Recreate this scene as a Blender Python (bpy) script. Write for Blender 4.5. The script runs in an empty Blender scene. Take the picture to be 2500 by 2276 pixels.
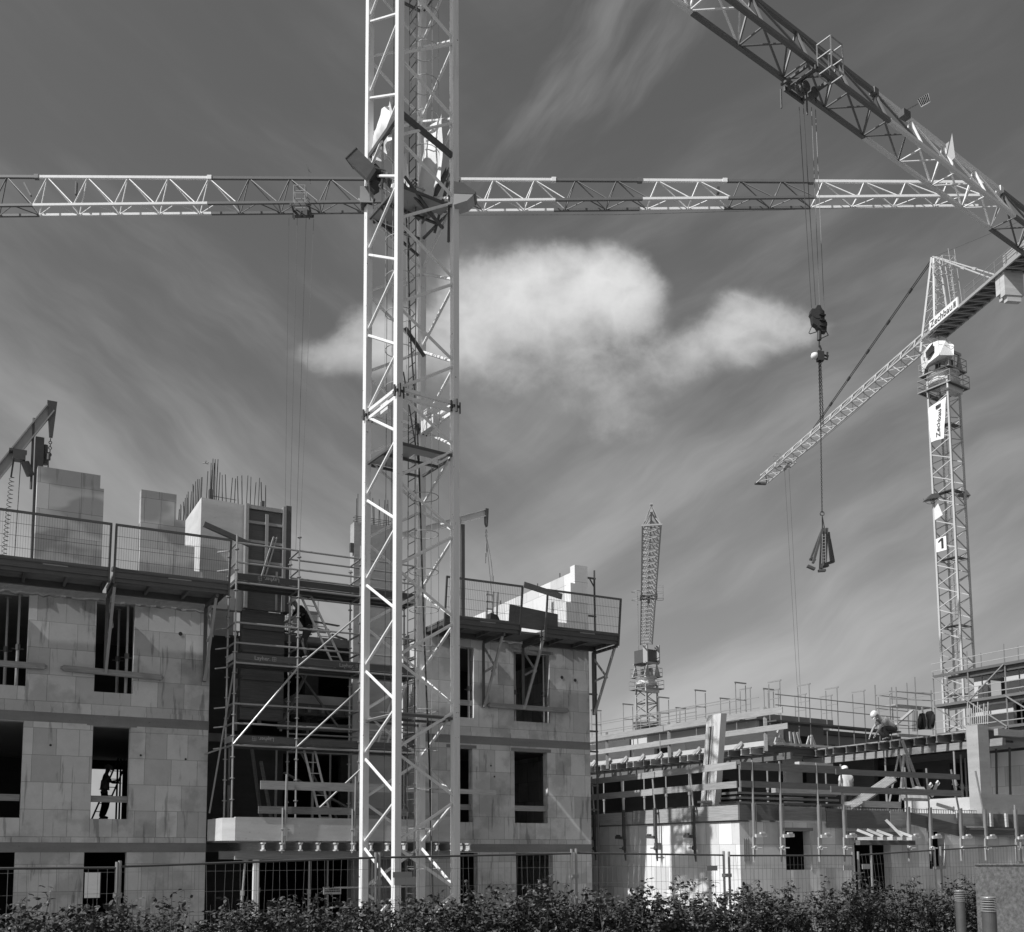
import bpy, math, random
from mathutils import Vector, Matrix
random.seed(7)
V = Vector
# ------------------------------------------------------------------ camera
PX, PY, F = 1075.0, 1834.0, 2450.0            # principal point and focal length in photo pixels (2500 x 2276)
PITCH = math.atan((2078-PY)/F); EYE = 2.0
cp, sp = math.cos(PITCH), math.sin(PITCH)
def ray(X, Y):
    a = (X-PX)/F; b = (PY-Y)/F
    return (a, cp-b*sp, sp+b*cp)
def at(X, Y, d):
    r = ray(X, Y); k = d/r[1]; return V((r[0]*k, d, EYE+r[2]*k))
scn = bpy.context.scene; C = scn.collection
cam = bpy.data.cameras.new('camera'); co = bpy.data.objects.new('camera', cam); C.objects.link(co)
co.location = (0, 0, EYE); co.rotation_euler = (math.pi/2+PITCH, 0, 0)
cam.sensor_fit = 'HORIZONTAL'; cam.sensor_width = 36; cam.lens = F/2500*36
cam.shift_x = (1250-PX)/2500; cam.shift_y = (PY-1138)/2500
cam.clip_start = .1; cam.clip_end = 8000
scn.camera = co
# ------------------------------------------------------------------ sun
SUN_EL, SUN_AZ = math.radians(46), math.radians(31.6)      # light travels towards (cos az, sin az)
sl = bpy.data.lights.new('sun', 'SUN'); sl.energy = 5.0; sl.angle = math.radians(.5); sl.color = (1, 1, 1)
so = bpy.data.objects.new('sun', sl); C.objects.link(so)
trav = V((math.cos(SUN_AZ)*math.cos(SUN_EL), math.sin(SUN_AZ)*math.cos(SUN_EL), -math.sin(SUN_EL)))
so.rotation_euler = trav.to_track_quat('-Z', 'Y').to_euler(); so.location = (-30, -20, 50)
# ------------------------------------------------------------------ view
scn.view_settings.view_transform = 'Standard'; scn.view_settings.look = 'None'
scn.view_settings.exposure = 0; scn.view_settings.gamma = 1
# ------------------------------------------------------------------ world: black and white sky
w = bpy.data.worlds.new('World'); scn.world = w; w.use_nodes = True
nt = w.node_tree; nt.nodes.clear()
class NT:
    def __init__(s, nt): s.nt = nt
    def n(s, t, **k):
        o = s.nt.nodes.new(t)
        for a, b in k.items(): setattr(o, a, b)
        return o
    def put(s, node, i, v):
        if v is None: return
        if isinstance(v, bpy.types.NodeSocket): s.nt.links.new(v, node.inputs[i])
        else: node.inputs[i].default_value = v
    def m(s, op, a, b=None, c=None, clamp=False):
        o = s.n('ShaderNodeMath', operation=op, use_clamp=clamp)
        s.put(o, 0, a); s.put(o, 1, b); s.put(o, 2, c); return o.outputs[0]
    def vm(s, op, a, b=None, out=0):
        o = s.n('ShaderNodeVectorMath', operation=op); s.put(o, 0, a); s.put(o, 1, b); return o.outputs[out]
    def comb(s, x, y, z=0.0):
        o = s.n('ShaderNodeCombineXYZ'); s.put(o, 0, x); s.put(o, 1, y); s.put(o, 2, z); return o.outputs[0]
    def noise(s, vec, scale, detail=4, rough=.55, dist=0.0):
        o = s.n('ShaderNodeTexNoise'); s.put(o, 'Vector', vec); o.inputs['Scale'].default_value = scale
        o.inputs['Detail'].default_value = detail; o.inputs['Roughness'].default_value = rough; o.inputs['Distortion'].default_value = dist
        return o.outputs[0]
    def mr(s, v, a, b, c=0., d=1., typ='SMOOTHSTEP'):
        o = s.n('ShaderNodeMapRange', interpolation_type=typ); s.put(o, 0, v)
        for i, q in enumerate((a, b, c, d)): s.put(o, i+1, q)
        return o.outputs[0]
    def mix(s, f, a, b):
        o = s.n('ShaderNodeMix', data_type='FLOAT'); s.put(o, 0, f); s.put(o, 2, a); s.put(o, 3, b); return o.outputs[0]
N = NT(nt)
sky = N.n('ShaderNodeTexSky', sky_type='NISHITA'); sky.sun_disc = False
sky.sun_elevation = SUN_EL; sky.sun_rotation = math.atan2(-math.cos(SUN_AZ), -math.sin(SUN_AZ)) % (2*math.pi)
sky.air_density = 1.0; sky.dust_density = 1.6; sky.ozone_density = 1.0
sc = N.n('ShaderNodeSeparateColor'); nt.links.new(sky.outputs[0], sc.inputs[0])
red = N.m('ADD', N.m('MULTIPLY', sc.outputs[0], .62), N.m('MULTIPLY', sc.outputs[1], .30))    # film behind an orange filter
tc = N.n('ShaderNodeTexCoord'); sx = N.n('ShaderNodeSeparateXYZ'); nt.links.new(tc.outputs['Generated'], sx.inputs[0])
dy = N.m('MAXIMUM', N.m('ABSOLUTE', sx.outputs[1]), .25)
u = N.m('DIVIDE', sx.outputs[0], dy); v = N.m('DIVIDE', sx.outputs[2], dy)
uv = N.comb(u, v)
def UV(dx, dyy):                                     # position in the sky of a point of the 2016 px wide view
    r = ray(dx*1.24, dyy*1.24); return r[0]/r[1], r[2]/r[1]
warp = N.noise(uv, 3.2, 3, .55)
def streak(ang, sx_, sy_, off, sc_=1.0):
    a = math.radians(ang)
    x = N.m('ADD', N.m('MULTIPLY', u, math.cos(a)), N.m('MULTIPLY', v, math.sin(a)))
    y = N.m('ADD', N.m('MULTIPLY', u, -math.sin(a)), N.m('MULTIPLY', v, math.cos(a)))
    y = N.m('ADD', y, N.m('MULTIPLY', warp, .10))
    return N.noise(N.comb(N.m('MULTIPLY', x, sx_), N.m('MULTIPLY', y, sy_), off), sc_, 6, .56, .06)
sL = streak(-42, 1.6, 6.5, 3.1); sR = streak(33, 1.7, 7.5, 8.4); sU = streak(58, 2.0, 8.5, 1.7)
side = N.mr(u, -.12, .22)
st = N.mix(side, sL, sR)
st = N.mr(st, .40, .72)
band = N.mr(v, .95, .42, .25, 1.)                     # the streaks are densest lower down
st = N.m('MULTIPLY', st, band)
up = N.m('MULTIPLY', N.mr(sU, .50, .74), N.m('MULTIPLY', N.mr(u, -.05, .1), N.mr(u, .38, .2)))
up = N.m('MULTIPLY', up, N.mr(v, .45, .6))
st = N.m('MAXIMUM', st, N.m('MULTIPLY', up, .75))
veil = N.m('MULTIPLY', N.mr(N.noise(uv, 1.4, 4, .6), .42, .70), N.mr(v, .75, .30, .0, 1.))
puffs = [(1120,560,120,72,1.),(1190,560,90,70,1.),(1270,590,75,48,.8),(1000,570,110,66,.95),(940,610,100,60,.85),(1080,655,170,62,.85),(880,670,100,50,.8),(700,705,100,40,.7),(745,640,60,48,.75),(640,700,60,28,.4),(800,700,100,40,.5),
         (1420,640,80,50,.9),(1480,650,95,58,.85),(1390,705,80,40,.4),(1362,622,62,36,-.75),(1335,560,60,40,-.5),(1560,655,75,40,.65),(1390,715,110,42,.65),(1150,760,170,75,.42),(1250,790,120,60,.36),(1220,850,130,45,.26),(1000,720,140,50,.34),(960,740,150,60,.3)]
f1 = N.noise(uv, 7.5, 10, .60, .15); f2 = N.noise(uv, 3.6, 3, .5)
tot = None
for (X, Y, rx, ry, amp) in puffs:
    uc, vc = UV(X, Y); rx *= 1.12; ry *= 1.22; u2, _ = UV(X+rx, Y); _, v2 = UV(X, Y+ry)
    d = N.vm('SUBTRACT', uv, (uc, vc, 0)); d = N.vm('MULTIPLY', d, (1/abs(u2-uc), 1/abs(v2-vc), 0))
    L = N.vm('LENGTH', d, None, 1)
    g = N.m('MULTIPLY', N.mr(L, 1.7, 0.0), amp)
    tot = g if tot is None else N.m('ADD', tot, N.m('MULTIPLY', g, N.m('SUBTRACT', 1., N.m('MULTIPLY', tot, .55))))
f3 = N.noise(uv, 22., 6, .6)
bil = N.m('ABSOLUTE', N.m('SUBTRACT', N.m('MULTIPLY', N.noise(uv, 11., 7, .55, .2), 2.), 1.))       # billows
cov = N.m('ADD', tot, N.m('MULTIPLY', N.m('SUBTRACT', f1, .5), 1.5)); cov = N.m('ADD', cov, N.m('MULTIPLY', N.m('SUBTRACT', f2, .5), .5))
cov = N.m('ADD', cov, N.m('MULTIPLY', N.m('SUBTRACT', .22, bil), .62)); cov = N.m('ADD', cov, N.m('MULTIPLY', N.m('SUBTRACT', f3, .5), .25))
cum = N.m('MULTIPLY', N.mr(cov, .26, .88), N.mr(tot, .03, .22))
cbr = N.m('ADD', N.mr(cov, .25, 1.8, .28, .74), N.m('ADD', N.m('MULTIPLY', N.m('SUBTRACT', f3, .5), .12), N.m('MULTIPLY', N.m('SUBTRACT', .2, bil), .16)))
cbr = N.m('MULTIPLY', cbr, N.mr(v, .44, .62, .72, 1.08))
base = N.m('MULTIPLY', red, 1.0)
hz = N.mr(v, .05, .75, 1., 0., 'LINEAR')
cirr = N.m('ADD', N.m('MULTIPLY', st, .15), N.m('ADD', N.m('MULTIPLY', veil, .12), N.mr(v, .55, .12, 0., .05)))
lum = N.m('ADD', N.m('MULTIPLY', N.m('POWER', N.m('MULTIPLY', base, .097), .80), .74), cirr)
lum = N.mix(N.m('MULTIPLY', cum, .95), lum, cbr)
bg = N.n('ShaderNodeBackground'); bg.inputs[1].default_value = 1.0
cc = N.n('ShaderNodeCombineColor'); [nt.links.new(lum, cc.inputs[i]) for i in range(3)]
# the sky texture enters at a strength of 0.085 here, the clouds are added on top in picture units
nt.links.new(cc.outputs[0], bg.inputs[0])
wo = N.n('ShaderNodeOutputWorld'); nt.links.new(bg.outputs[0], wo.inputs[0])

# ------------------------------------------------------------------ materials (the photograph is black and white)
def mat(name, base=.5, rough=.7, var=.1, scale=3., metal=0., kind=None, stains=0., bump=0., **k):
    m = bpy.data.materials.new(name); m.use_nodes = True; T = NT(m.node_tree)
    bs = m.node_tree.nodes['Principled BSDF']; bs.inputs['Roughness'].default_value = rough; bs.inputs['Metallic'].default_value = metal
    geo = T.n('ShaderNodeNewGeometry'); P = geo.outputs['Position']
    n1 = T.noise(P, scale, 6, .6); n2 = T.noise(P, scale*7, 5, .65)
    val = T.m('ADD', base, T.m('MULTIPLY', T.m('SUBTRACT', n1, .5), base*var*2.4))
    val = T.m('ADD', val, T.m('MULTIPLY', T.m('SUBTRACT', n2, .5), base*var*1.2))
    hgt = n2
    sp3 = T.n('ShaderNodeSeparateXYZ'); m.node_tree.links.new(P, sp3.inputs[0])
    if kind == 'block':                                # large thin-bed blocks, laid in the building's own grid
        a = math.radians(k['ang']); ex = (math.cos(a), math.sin(a)); ey = (-math.sin(a), math.cos(a))
        s = T.m('ADD', T.m('MULTIPLY', sp3.outputs[0], ex[0]+ey[0]), T.m('MULTIPLY', sp3.outputs[1], ex[1]+ey[1]))
        vec = T.comb(s, T.m('SUBTRACT', sp3.outputs[2], k['z0']))
        wob = T.n('ShaderNodeTexNoise'); T.put(wob, 'Vector', P); wob.inputs['Scale'].default_value = 6
        wv = T.vm('MULTIPLY', T.vm('SUBTRACT', wob.outputs['Color'], (.5, .5, .5)), (.012, .012, 0))
        vec = T.vm('ADD', vec, wv)
        br = T.n('ShaderNodeTexBrick', offset=.42, offset_frequency=2, squash=.8, squash_frequency=3)
        T.put(br, 'Vector', vec); br.inputs['Scale'].default_value = 1.
        br.inputs['Brick Width'].default_value = k.get('bw', .62); br.inputs['Row Height'].default_value = k.get('rh', .617)
        br.inputs['Mortar Size'].default_value = .006; br.inputs['Mortar Smooth'].default_value = .3; br.inputs['Bias'].default_value = 0
        br.inputs['Color1'].default_value = (.80, .80, .80, 1); br.inputs['Color2'].default_value = (1.12, 1.12, 1.12, 1); br.inputs['Mortar'].default_value = (.46, .46, .46, 1)
        val = T.m('MULTIPLY', val, br.outputs[0])
        # vertical damp runs starting at the joints, and broad damp clouds
        rv = T.comb(T.m('MULTIPLY', s, 2.6), T.m('MULTIPLY', sp3.outputs[2], .26), 0)
        run = T.mr(T.noise(rv, 1.9, 5, .62, .05), .57, .65)
        patch = T.mr(T.noise(P, .9, 5, .6), .50, .62)
        if k.get('bands'):
            patch = T.mr(T.noise(T.comb(T.m('MULTIPLY', s, .8), T.m('MULTIPLY', T.m('SUBTRACT', sp3.outputs[2], .1), 1.5), 3.3), .9, 2, .45), .44, .54)
        val = T.m('MULTIPLY', val, T.m('SUBTRACT', 1., T.m('MULTIPLY', run, .26*k.get('damp', 1.))))
        val = T.m('MULTIPLY', val, T.m('SUBTRACT', 1., T.m('MULTIPLY', patch, .15*k.get('damp', 1.)*k.get('bands', 1.))))
        hgt = T.m('ADD', T.m('MULTIPLY', n2, .3), br.outputs[1]); bump = bump or .25
    if kind == 'wood':                                 # long grain with knots and the odd darker board
        vec = T.comb(T.m('MULTIPLY', sp3.outputs[0], 1.3), T.m('MULTIPLY', sp3.outputs[1], 1.3), T.m('MULTIPLY', sp3.outputs[2], 26.))
        g = T.noise(vec, 1.6, 6, .65, .6)
        val = T.m('MULTIPLY', val, T.mr(g, .25, .8, .62, 1.25, 'LINEAR')); hgt = g
        oi = T.n('ShaderNodeObjectInfo'); val = T.m('MULTIPLY', val, T.mr(oi.outputs['Random'], 0, 1, .78, 1.15, 'LINEAR'))
    if kind == 'paint':                                # chipped paint with rust spots
        ch = T.mr(T.noise(P, 9., 7, .75), .645, .675)
        val = T.mix(ch, val, .09)
        dirt = T.mr(T.noise(T.comb(T.m('MULTIPLY', sp3.outputs[0], 9.), T.m('MULTIPLY', sp3.outputs[1], 9.), T.m('MULTIPLY', sp3.outputs[2], .8)), 1.2, 5, .6), .5, .75)
        val = T.m('MULTIPLY', val, T.m('SUBTRACT', 1., T.m('MULTIPLY', dirt, .16)))
    if kind == 'concrete':
        pour = T.noise(T.comb(T.m('MULTIPLY', sp3.outputs[0], .5), T.m('MULTIPLY', sp3.outputs[1], .5), T.m('MULTIPLY', sp3.outputs[2], 3.)), 1.1, 5, .6)
        pits = T.mr(T.noise(P, 16., 3, .5), .68, .74)
        val = T.m('MULTIPLY', val, T.mr(pour, .3, .7, .84, 1.12, 'LINEAR')); val = T.m('MULTIPLY', val, T.m('SUBTRACT', 1., T.m('MULTIPLY', pits, .35)))
    if kind == 'leaf':
        oi = T.n('ShaderNodeObjectInfo')
        val = T.m('MULTIPLY', val, T.mr(oi.outputs['Random'], 0, 1, .8, 1.25, 'LINEAR'))
    if stains:
        st_ = T.mr(T.noise(P, 2.3, 6, .62, .5), .50, .64); val = T.m('MULTIPLY', val, T.m('SUBTRACT', 1., T.m('MULTIPLY', st_, stains)))
    c3 = T.n('ShaderNodeCombineColor'); [m.node_tree.links.new(val, c3.inputs[i]) for i in range(3)]
    m.node_tree.links.new(c3.outputs[0], bs.inputs['Base Color'])
    if bump:
        b = T.n('ShaderNodeBump'); b.inputs['Strength'].default_value = bump; b.inputs['Distance'].default_value = .02
        m.node_tree.links.new(hgt, b.inputs['Height']); m.node_tree.links.new(b.outputs[0], bs.inputs['Normal'])
    if kind == 'leaf':
        bs.inputs['Specular IOR Level'].default_value = .35; bs.inputs['Roughness'].default_value = .5
    return m
M = dict(
    white=mat('white crane paint', .74, .5, .04, 2., kind='paint'),
    white2=mat('off white crane paint', .62, .5, .06, 1., kind='paint'),
    pale=mat('weathered pale crane paint', .46, .55, .06, 1., kind='paint'),
    red=mat('dark crane paint', .13, .5, .1, 2.),
    grey=mat('grey crane paint', .34, .5, .1, 2.),
    galv=mat('galvanised steel', .36, .42, .16, 8., .5),
    steel=mat('dark steel', .10, .5, .25, 6., .3),
    rust=mat('rusty steel', .07, .8, .4, 14.),
    black=mat('black rubber', .03, .6, .2, 6.),
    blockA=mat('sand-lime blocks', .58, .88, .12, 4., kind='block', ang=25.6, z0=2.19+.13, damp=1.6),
    blockB=mat('sand-lime blocks with painted sun', .72, .88, .05, 4., kind='block', ang=25., z0=.32, damp=.6),  # paler copy of the wall blocks; sunlight is put into its colour
    blockT=mat('pale new blocks', .52, .88, .05, 4., kind='block', ang=25.6, z0=8.05, damp=.9, bw=.9, bands=2.6),
    blockG=mat('clean white blocks', .62, .88, .04, 4., kind='block', ang=25.6, z0=8.05, damp=.35, bw=.9),
    band=mat('damp concrete slab edge', .22, .9, .14, 2., kind='concrete', bump=.3),
    conc=mat('grey concrete', .36, .88, .10, 2., kind='concrete', bump=.3),
    concl=mat('pale smooth concrete', .50, .8, .07, 2., kind='concrete', bump=.15),
    concr=mat('rough cast render', .27, .95, .85, 17., bump=1., stains=.15),
    dark=mat('interior wall with painted shade', .06, .95, .15, 2., kind='concrete'),  # the shade of rooms and recesses is put into this dark colour
    wood=mat('weathered board', .34, .8, .08, 2., kind='wood', bump=.3),
    woodl=mat('new pale timber', .50, .75, .08, 2., kind='wood', bump=.3),
    woodd=mat('old dark timber', .15, .85, .12, 2., kind='wood', bump=.3),
    ply=mat('formwork plywood', .10, .6, .15, 3., kind='wood'),
    alu=mat('aluminium ladder', .55, .35, .05, 5., .6),
    tarp=mat('pale tarpaulin', .66, .6, .06, 3.),
    sign=mat('white sign face', .80, .4, .03, 3.),
    ink=mat('black lettering', .02, .5, .1, 3.),
    leaf=mat('hedge leaf', .062, .32, .5, 3., kind='leaf'),
    leafd=mat('dark glossy leaf', .045, .3, .3, 9., kind='leaf'),
    bark=mat('bark', .07, .9, .3, 12.),
    ground=mat('trodden earth', .14, .95, .25, 1.2, bump=.5),
    shirt=mat('light work shirt', .60, .9, .08, 8.), trous=mat('dark work trousers', .05, .9, .2, 8.),
    skin=mat('skin', .30, .6, .05, 8.), helmet=mat('white helmet', .75, .35, .02, 4.), boot=mat('boot leather', .04, .6, .2, 8.),
    cloth=mat('black jacket cloth', .012, .95, .3, 8.), glass=mat('dark cab glass', .03, .08, .1, 2.),
    far=mat('pale far render', .52, .9, .04, 1.), fard=mat('far wall with painted shade', .20, .9, .08, 1.),  # second one is the far render with shade put into its colour
)
# ------------------------------------------------------------------ mesh helpers
Z = V((0, 0, 1))
class Fr:
    """A ground frame: a runs along the facade, b into the building, z up."""
    def __init__(s, ox, oy, ang):
        s.o = V((ox, oy, 0)); r = math.radians(ang); s.ex = V((math.cos(r), math.sin(r), 0)); s.ey = V((-math.sin(r), math.cos(r), 0)); s.ang = r
    def w(s, a, b, z): return s.o+s.ex*a+s.ey*b+Z*z
W0 = Fr(0, 0, 0)
class MB:
    def __init__(s): s.v = []; s.f = []
    def add(s, vs, fs):
        k = len(s.v); s.v += [V(p) for p in vs]; s.f += [tuple(i+k for i in f) for f in fs]; return s
    def box(s, fr, a0, a1, b0, b1, z0, z1):
        if a0 > a1: a0, a1 = a1, a0
        if b0 > b1: b0, b1 = b1, b0
        p = [fr.w(a, b, z) for z in (z0, z1) for a, b in ((a0, b0), (a1, b0), (a1, b1), (a0, b1))]
        return s.add(p, [(3,2,1,0),(4,5,6,7),(0,1,5,4),(1,2,6,5),(2,3,7,6),(3,0,4,7)])
    def bar(s, p0, p1, w, h=None, up=Z):
        p0, p1 = V(p0), V(p1); h = w if h is None else h; d = (p1-p0)
        if d.length < 1e-5: return s
        d.normalize(); sd = d.cross(V(up))
        if sd.length < 1e-4: sd = d.cross(V((1, 0, 0)))
        sd.normalize(); u_ = sd.cross(d)
        o = [sd*(-w/2)+u_*(-h/2), sd*(w/2)+u_*(-h/2), sd*(w/2)+u_*(h/2), sd*(-w/2)+u_*(h/2)]
        return s.add([p0+q for q in o]+[p1+q for q in o], [(3,2,1,0),(4,5,6,7),(0,1,5,4),(1,2,6,5),(2,3,7,6),(3,0,4,7)])
    def tube(s, p0, p1, r, n=6, r1=None):
        return s.path([p0, p1], [r, r if r1 is None else r1], n)
    def path(s, pts, r, n=6, closed=False):
        pts = [V(p) for p in pts]; m = len(pts); rs = r if isinstance(r, (list, tuple)) else [r]*m
        base = None; k = len(s.v)
        for i, p in enumerate(pts):
            a = pts[(i-1) % m] if (closed or i > 0) else p; b = pts[(i+1) % m] if (closed or i < m-1) else p
            d = (b-a); d = d.normalized() if d.length > 1e-7 else Z.copy()
            if base is None:
                base = d.cross(Z)
                if base.length < 1e-3: base = d.cross(V((0, 1, 0)))
            base = base-d*base.dot(d)
            if base.length < 1e-5: base = d.cross(V((.3, .5, .8)))
            base.normalize(); c2 = d.cross(base)
            for j in range(n):
                t = 2*math.pi*(j+.5)/n; s.v.append(p+base*(rs[i]*math.cos(t))+c2*(rs[i]*math.sin(t)))
        for i in range(m if closed else m-1):
            for j in range(n):
                a = k+i*n+j; b = k+i*n+(j+1) % n; i2 = (i+1) % m
                s.f.append((a, b, k+i2*n+(j+1) % n, k+i2*n+j))
        if not closed:
            s.f.append(tuple(k+j for j in reversed(range(n)))); s.f.append(tuple(k+(m-1)*n+j for j in range(n)))
        return s
    def ring(s, c, r, tr, ax=V((1,0,0)), ay=V((0,1,0)), n=16, a0=0, a1=360):
        full = (a1-a0) >= 359.9; q = n if full else n+1
        pts = [V(c)+V(ax)*(r*math.cos(math.radians(a0+(a1-a0)*i/n)))+V(ay)*(r*math.sin(math.radians(a0+(a1-a0)*i/n))) for i in range(q)]
        return s.path(pts, tr, 5, closed=full)
    def prism(s, poly, off):
        """poly: world points of a flat outline, off: thickness vector"""
        n = len(poly); p = [V(q) for q in poly]; o = V(off)
        return s.add(p+[q+o for q in p], [tuple(reversed(range(n))), tuple(range(n, 2*n))]+[(i, (i+1) % n, n+(i+1) % n, n+i) for i in range(n)])
    def quad(s, *p): return s.add(p, [tuple(range(len(p)))])
    def lathe(s, c, prof, n=16):
        k = len(s.v); c = V(c)
        for r, z in prof:
            for j in range(n): t = 2*math.pi*j/n; s.v.append(c+V((r*math.cos(t), r*math.sin(t), z)))
        for i in range(len(prof)-1):
            for j in range(n): s.f.append((k+i*n+j, k+i*n+(j+1) % n, k+(i+1)*n+(j+1) % n, k+(i+1)*n+j))
        s.f.append(tuple(k+j for j in reversed(range(n)))); s.f.append(tuple(k+(len(prof)-1)*n+j for j in range(n)))
        return s
    def wall(s, fr, a0, a1, z0, z1, b, th, holes=()):
        """wall in the plane b .. b+th with rectangular holes (a0,a1,z0,z1) and closed reveals"""
        holes = [(max(h[0], a0), min(h[1], a1), max(h[2], z0), min(h[3], z1)) for h in holes]
        A_ = sorted({a0, a1, *[h[0] for h in holes], *[h[1] for h in holes]}); Zs = sorted({z0, z1, *[h[2] for h in holes], *[h[3] for h in holes]})
        def solid(i, j):
            if i < 0 or j < 0 or i >= len(A_)-1 or j >= len(Zs)-1: return False
            x, z = (A_[i]+A_[i+1])/2, (Zs[j]+Zs[j+1])/2
            return not any(h[0] < x < h[1] and h[2] < z < h[3] for h in holes)
        for i in range(len(A_)-1):
            for j in range(len(Zs)-1):
                if not solid(i, j): continue
                x0, x1, y0, y1 = A_[i], A_[i+1], Zs[j], Zs[j+1]; w_ = fr.w
                s.quad(w_(x0,b,y0), w_(x1,b,y0), w_(x1,b,y1), w_(x0,b,y1)); s.quad(w_(x1,b+th,y0), w_(x0,b+th,y0), w_(x0,b+th,y1), w_(x1,b+th,y1))
                if not solid(i-1, j): s.quad(w_(x0,b+th,y0), w_(x0,b,y0), w_(x0,b,y1), w_(x0,b+th,y1))
                if not solid(i+1, j): s.quad(w_(x1,b,y0), w_(x1,b+th,y0), w_(x1,b+th,y1), w_(x1,b,y1))
                if not solid(i, j-1): s.quad(w_(x0,b,y0), w_(x0,b+th,y0), w_(x1,b+th,y0), w_(x1,b,y0))
                if not solid(i, j+1): s.quad(w_(x0,b,y1), w_(x1,b,y1), w_(x1,b+th,y1), w_(x0,b+th,y1))
        return s
    def build(s, name, m, parent=None, smooth=False, **tags):
        me = bpy.data.meshes.new(name); o0 = V(parent['_loc']) if parent is not None else V((0, 0, 0))
        if parent is None and s.v:
            xs = [p.x for p in s.v]; ys = [p.y for p in s.v]; zs = [p.z for p in s.v]
            o0 = V(((min(xs)+max(xs))/2, (min(ys)+max(ys))/2, min(zs)))
        me.from_pydata([tuple(p-o0) for p in s.v], [], s.f); me.materials.append(M[m] if isinstance(m, str) else m)
        if smooth: me.polygons.foreach_set('use_smooth', [True]*len(me.polygons))
        o = bpy.data.objects.new(name, me); C.objects.link(o); o['_loc'] = tuple(o0)
        if parent is not None: o.parent = parent
        else: o.location = o0
        for k_, v_ in tags.items(): o['category' if k_ == 'cat' else k_] = v_
        return o
def thing(name, label, cat, loc, group=None):
    o = bpy.data.objects.new(name, None); C.objects.link(o); o.location = loc; o['_loc'] = tuple(loc); o.empty_display_size = .3
    o['label'] = label; o['category'] = cat
    if group: o['group'] = group
    return o
_orig_build = MB.build
def part(mb, name, m, parent, **k):
    """child mesh of a thing or of a part (children of parts use the part's own origin, which sits at the thing's)"""
    return mb.build(name, m, parent, **k)
def copy_thing(root, loc, label=None, rz=None):
    r = root.copy(); C.objects.link(r); r.location = loc; r['_loc'] = tuple(loc)
    if label: r['label'] = label
    if rz is not None: r.rotation_euler = (0, 0, rz)
    for ch in list(root.children):
        c = ch.copy(); C.objects.link(c); c.parent = r
        for g in list(ch.children):
            d = g.copy(); C.objects.link(d); d.parent = c
    return r
def text_geo(body, size, org, xd, yd, depth=.003, bold=0., align='LEFT'):
    cu = bpy.data.curves.new('t', 'FONT'); cu.body = body; cu.size = size; cu.extrude = 0; cu.offset = bold; cu.align_x = align; cu.resolution_u = 2
    ob = bpy.data.objects.new('t', cu); C.objects.link(ob)
    dg = bpy.context.evaluated_depsgraph_get(); me = bpy.data.meshes.new_from_object(ob.evaluated_get(dg))
    nrm = V(xd).cross(V(yd)).normalized()*depth
    mb = MB(); mb.add([V(org)+V(xd)*p.co.x+V(yd)*p.co.y+nrm for p in me.vertices], [tuple(f.vertices) for f in me.polygons])
    wdt = max([p.co.x for p in me.vertices] or [0])
    bpy.data.objects.remove(ob); bpy.data.curves.remove(cu); bpy.data.meshes.remove(me)
    return mb, wdt
# ------------------------------------------------------------------ the setting
g = MB(); g.quad((-3000,-200,0),(3000,-200,0),(3000,6000,0),(-3000,6000,0)); g.build('ground', 'ground', kind='structure')

# ================================================================== building A (left block, under construction)
A = Fr(0, 27, 25.6)
Z1b, Z1, Z2b, Z2, Z3b, Z3 = 1.97, 2.19, 4.93, 5.15, 7.86, 8.06
bA = thing('apartment_block', 'unfinished block of flats in pale wall blocks behind the white crane mast', 'building', A.w(-3, 2, 0))
hl = [(-12.2,-10.43,2.74,4.92),(-12.2,-10.42,5.72,7.84),(-12.2,-10.5,.06,1.97),(-8.95,-8.08,5.70,7.84),(-8.94,-8.10,2.74,4.90),(-9.04,-8.1,.25,1.97)]
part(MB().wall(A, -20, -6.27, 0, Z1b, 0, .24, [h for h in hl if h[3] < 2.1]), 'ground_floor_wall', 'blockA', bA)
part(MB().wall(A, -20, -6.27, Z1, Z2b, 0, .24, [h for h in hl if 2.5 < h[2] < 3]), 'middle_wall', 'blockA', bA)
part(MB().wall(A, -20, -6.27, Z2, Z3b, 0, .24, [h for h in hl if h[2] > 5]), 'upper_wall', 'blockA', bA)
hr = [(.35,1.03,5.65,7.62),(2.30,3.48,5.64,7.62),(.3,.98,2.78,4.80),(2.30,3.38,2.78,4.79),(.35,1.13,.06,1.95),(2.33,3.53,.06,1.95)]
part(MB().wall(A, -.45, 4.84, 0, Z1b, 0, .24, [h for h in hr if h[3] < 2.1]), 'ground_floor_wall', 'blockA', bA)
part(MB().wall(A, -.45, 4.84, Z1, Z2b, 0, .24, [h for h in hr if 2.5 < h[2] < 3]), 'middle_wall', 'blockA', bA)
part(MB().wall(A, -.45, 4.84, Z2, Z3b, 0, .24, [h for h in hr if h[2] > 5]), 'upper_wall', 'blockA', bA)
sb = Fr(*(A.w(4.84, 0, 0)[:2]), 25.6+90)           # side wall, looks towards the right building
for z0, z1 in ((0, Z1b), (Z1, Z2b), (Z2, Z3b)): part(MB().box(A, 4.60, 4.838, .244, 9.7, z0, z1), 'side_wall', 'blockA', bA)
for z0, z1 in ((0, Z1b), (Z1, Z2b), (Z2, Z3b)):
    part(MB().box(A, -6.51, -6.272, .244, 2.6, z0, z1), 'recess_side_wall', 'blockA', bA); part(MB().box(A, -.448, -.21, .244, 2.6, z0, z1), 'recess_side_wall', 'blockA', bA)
for z0, z1 in ((Z1b, Z1), (Z2b, Z2), (Z3b, Z3)):
    m = MB(); m.box(A, -20.01, -6.26, -.004, 9.96, z0, z1); m.box(A, -.46, 4.845, -.004, 9.96, z0, z1); m.box(A, -6.26, -.46, 2.4 if z1 < 8 else 3.6, 9.96, z0, z1)
    part(m, 'floor_slab', 'band', bA)
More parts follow.
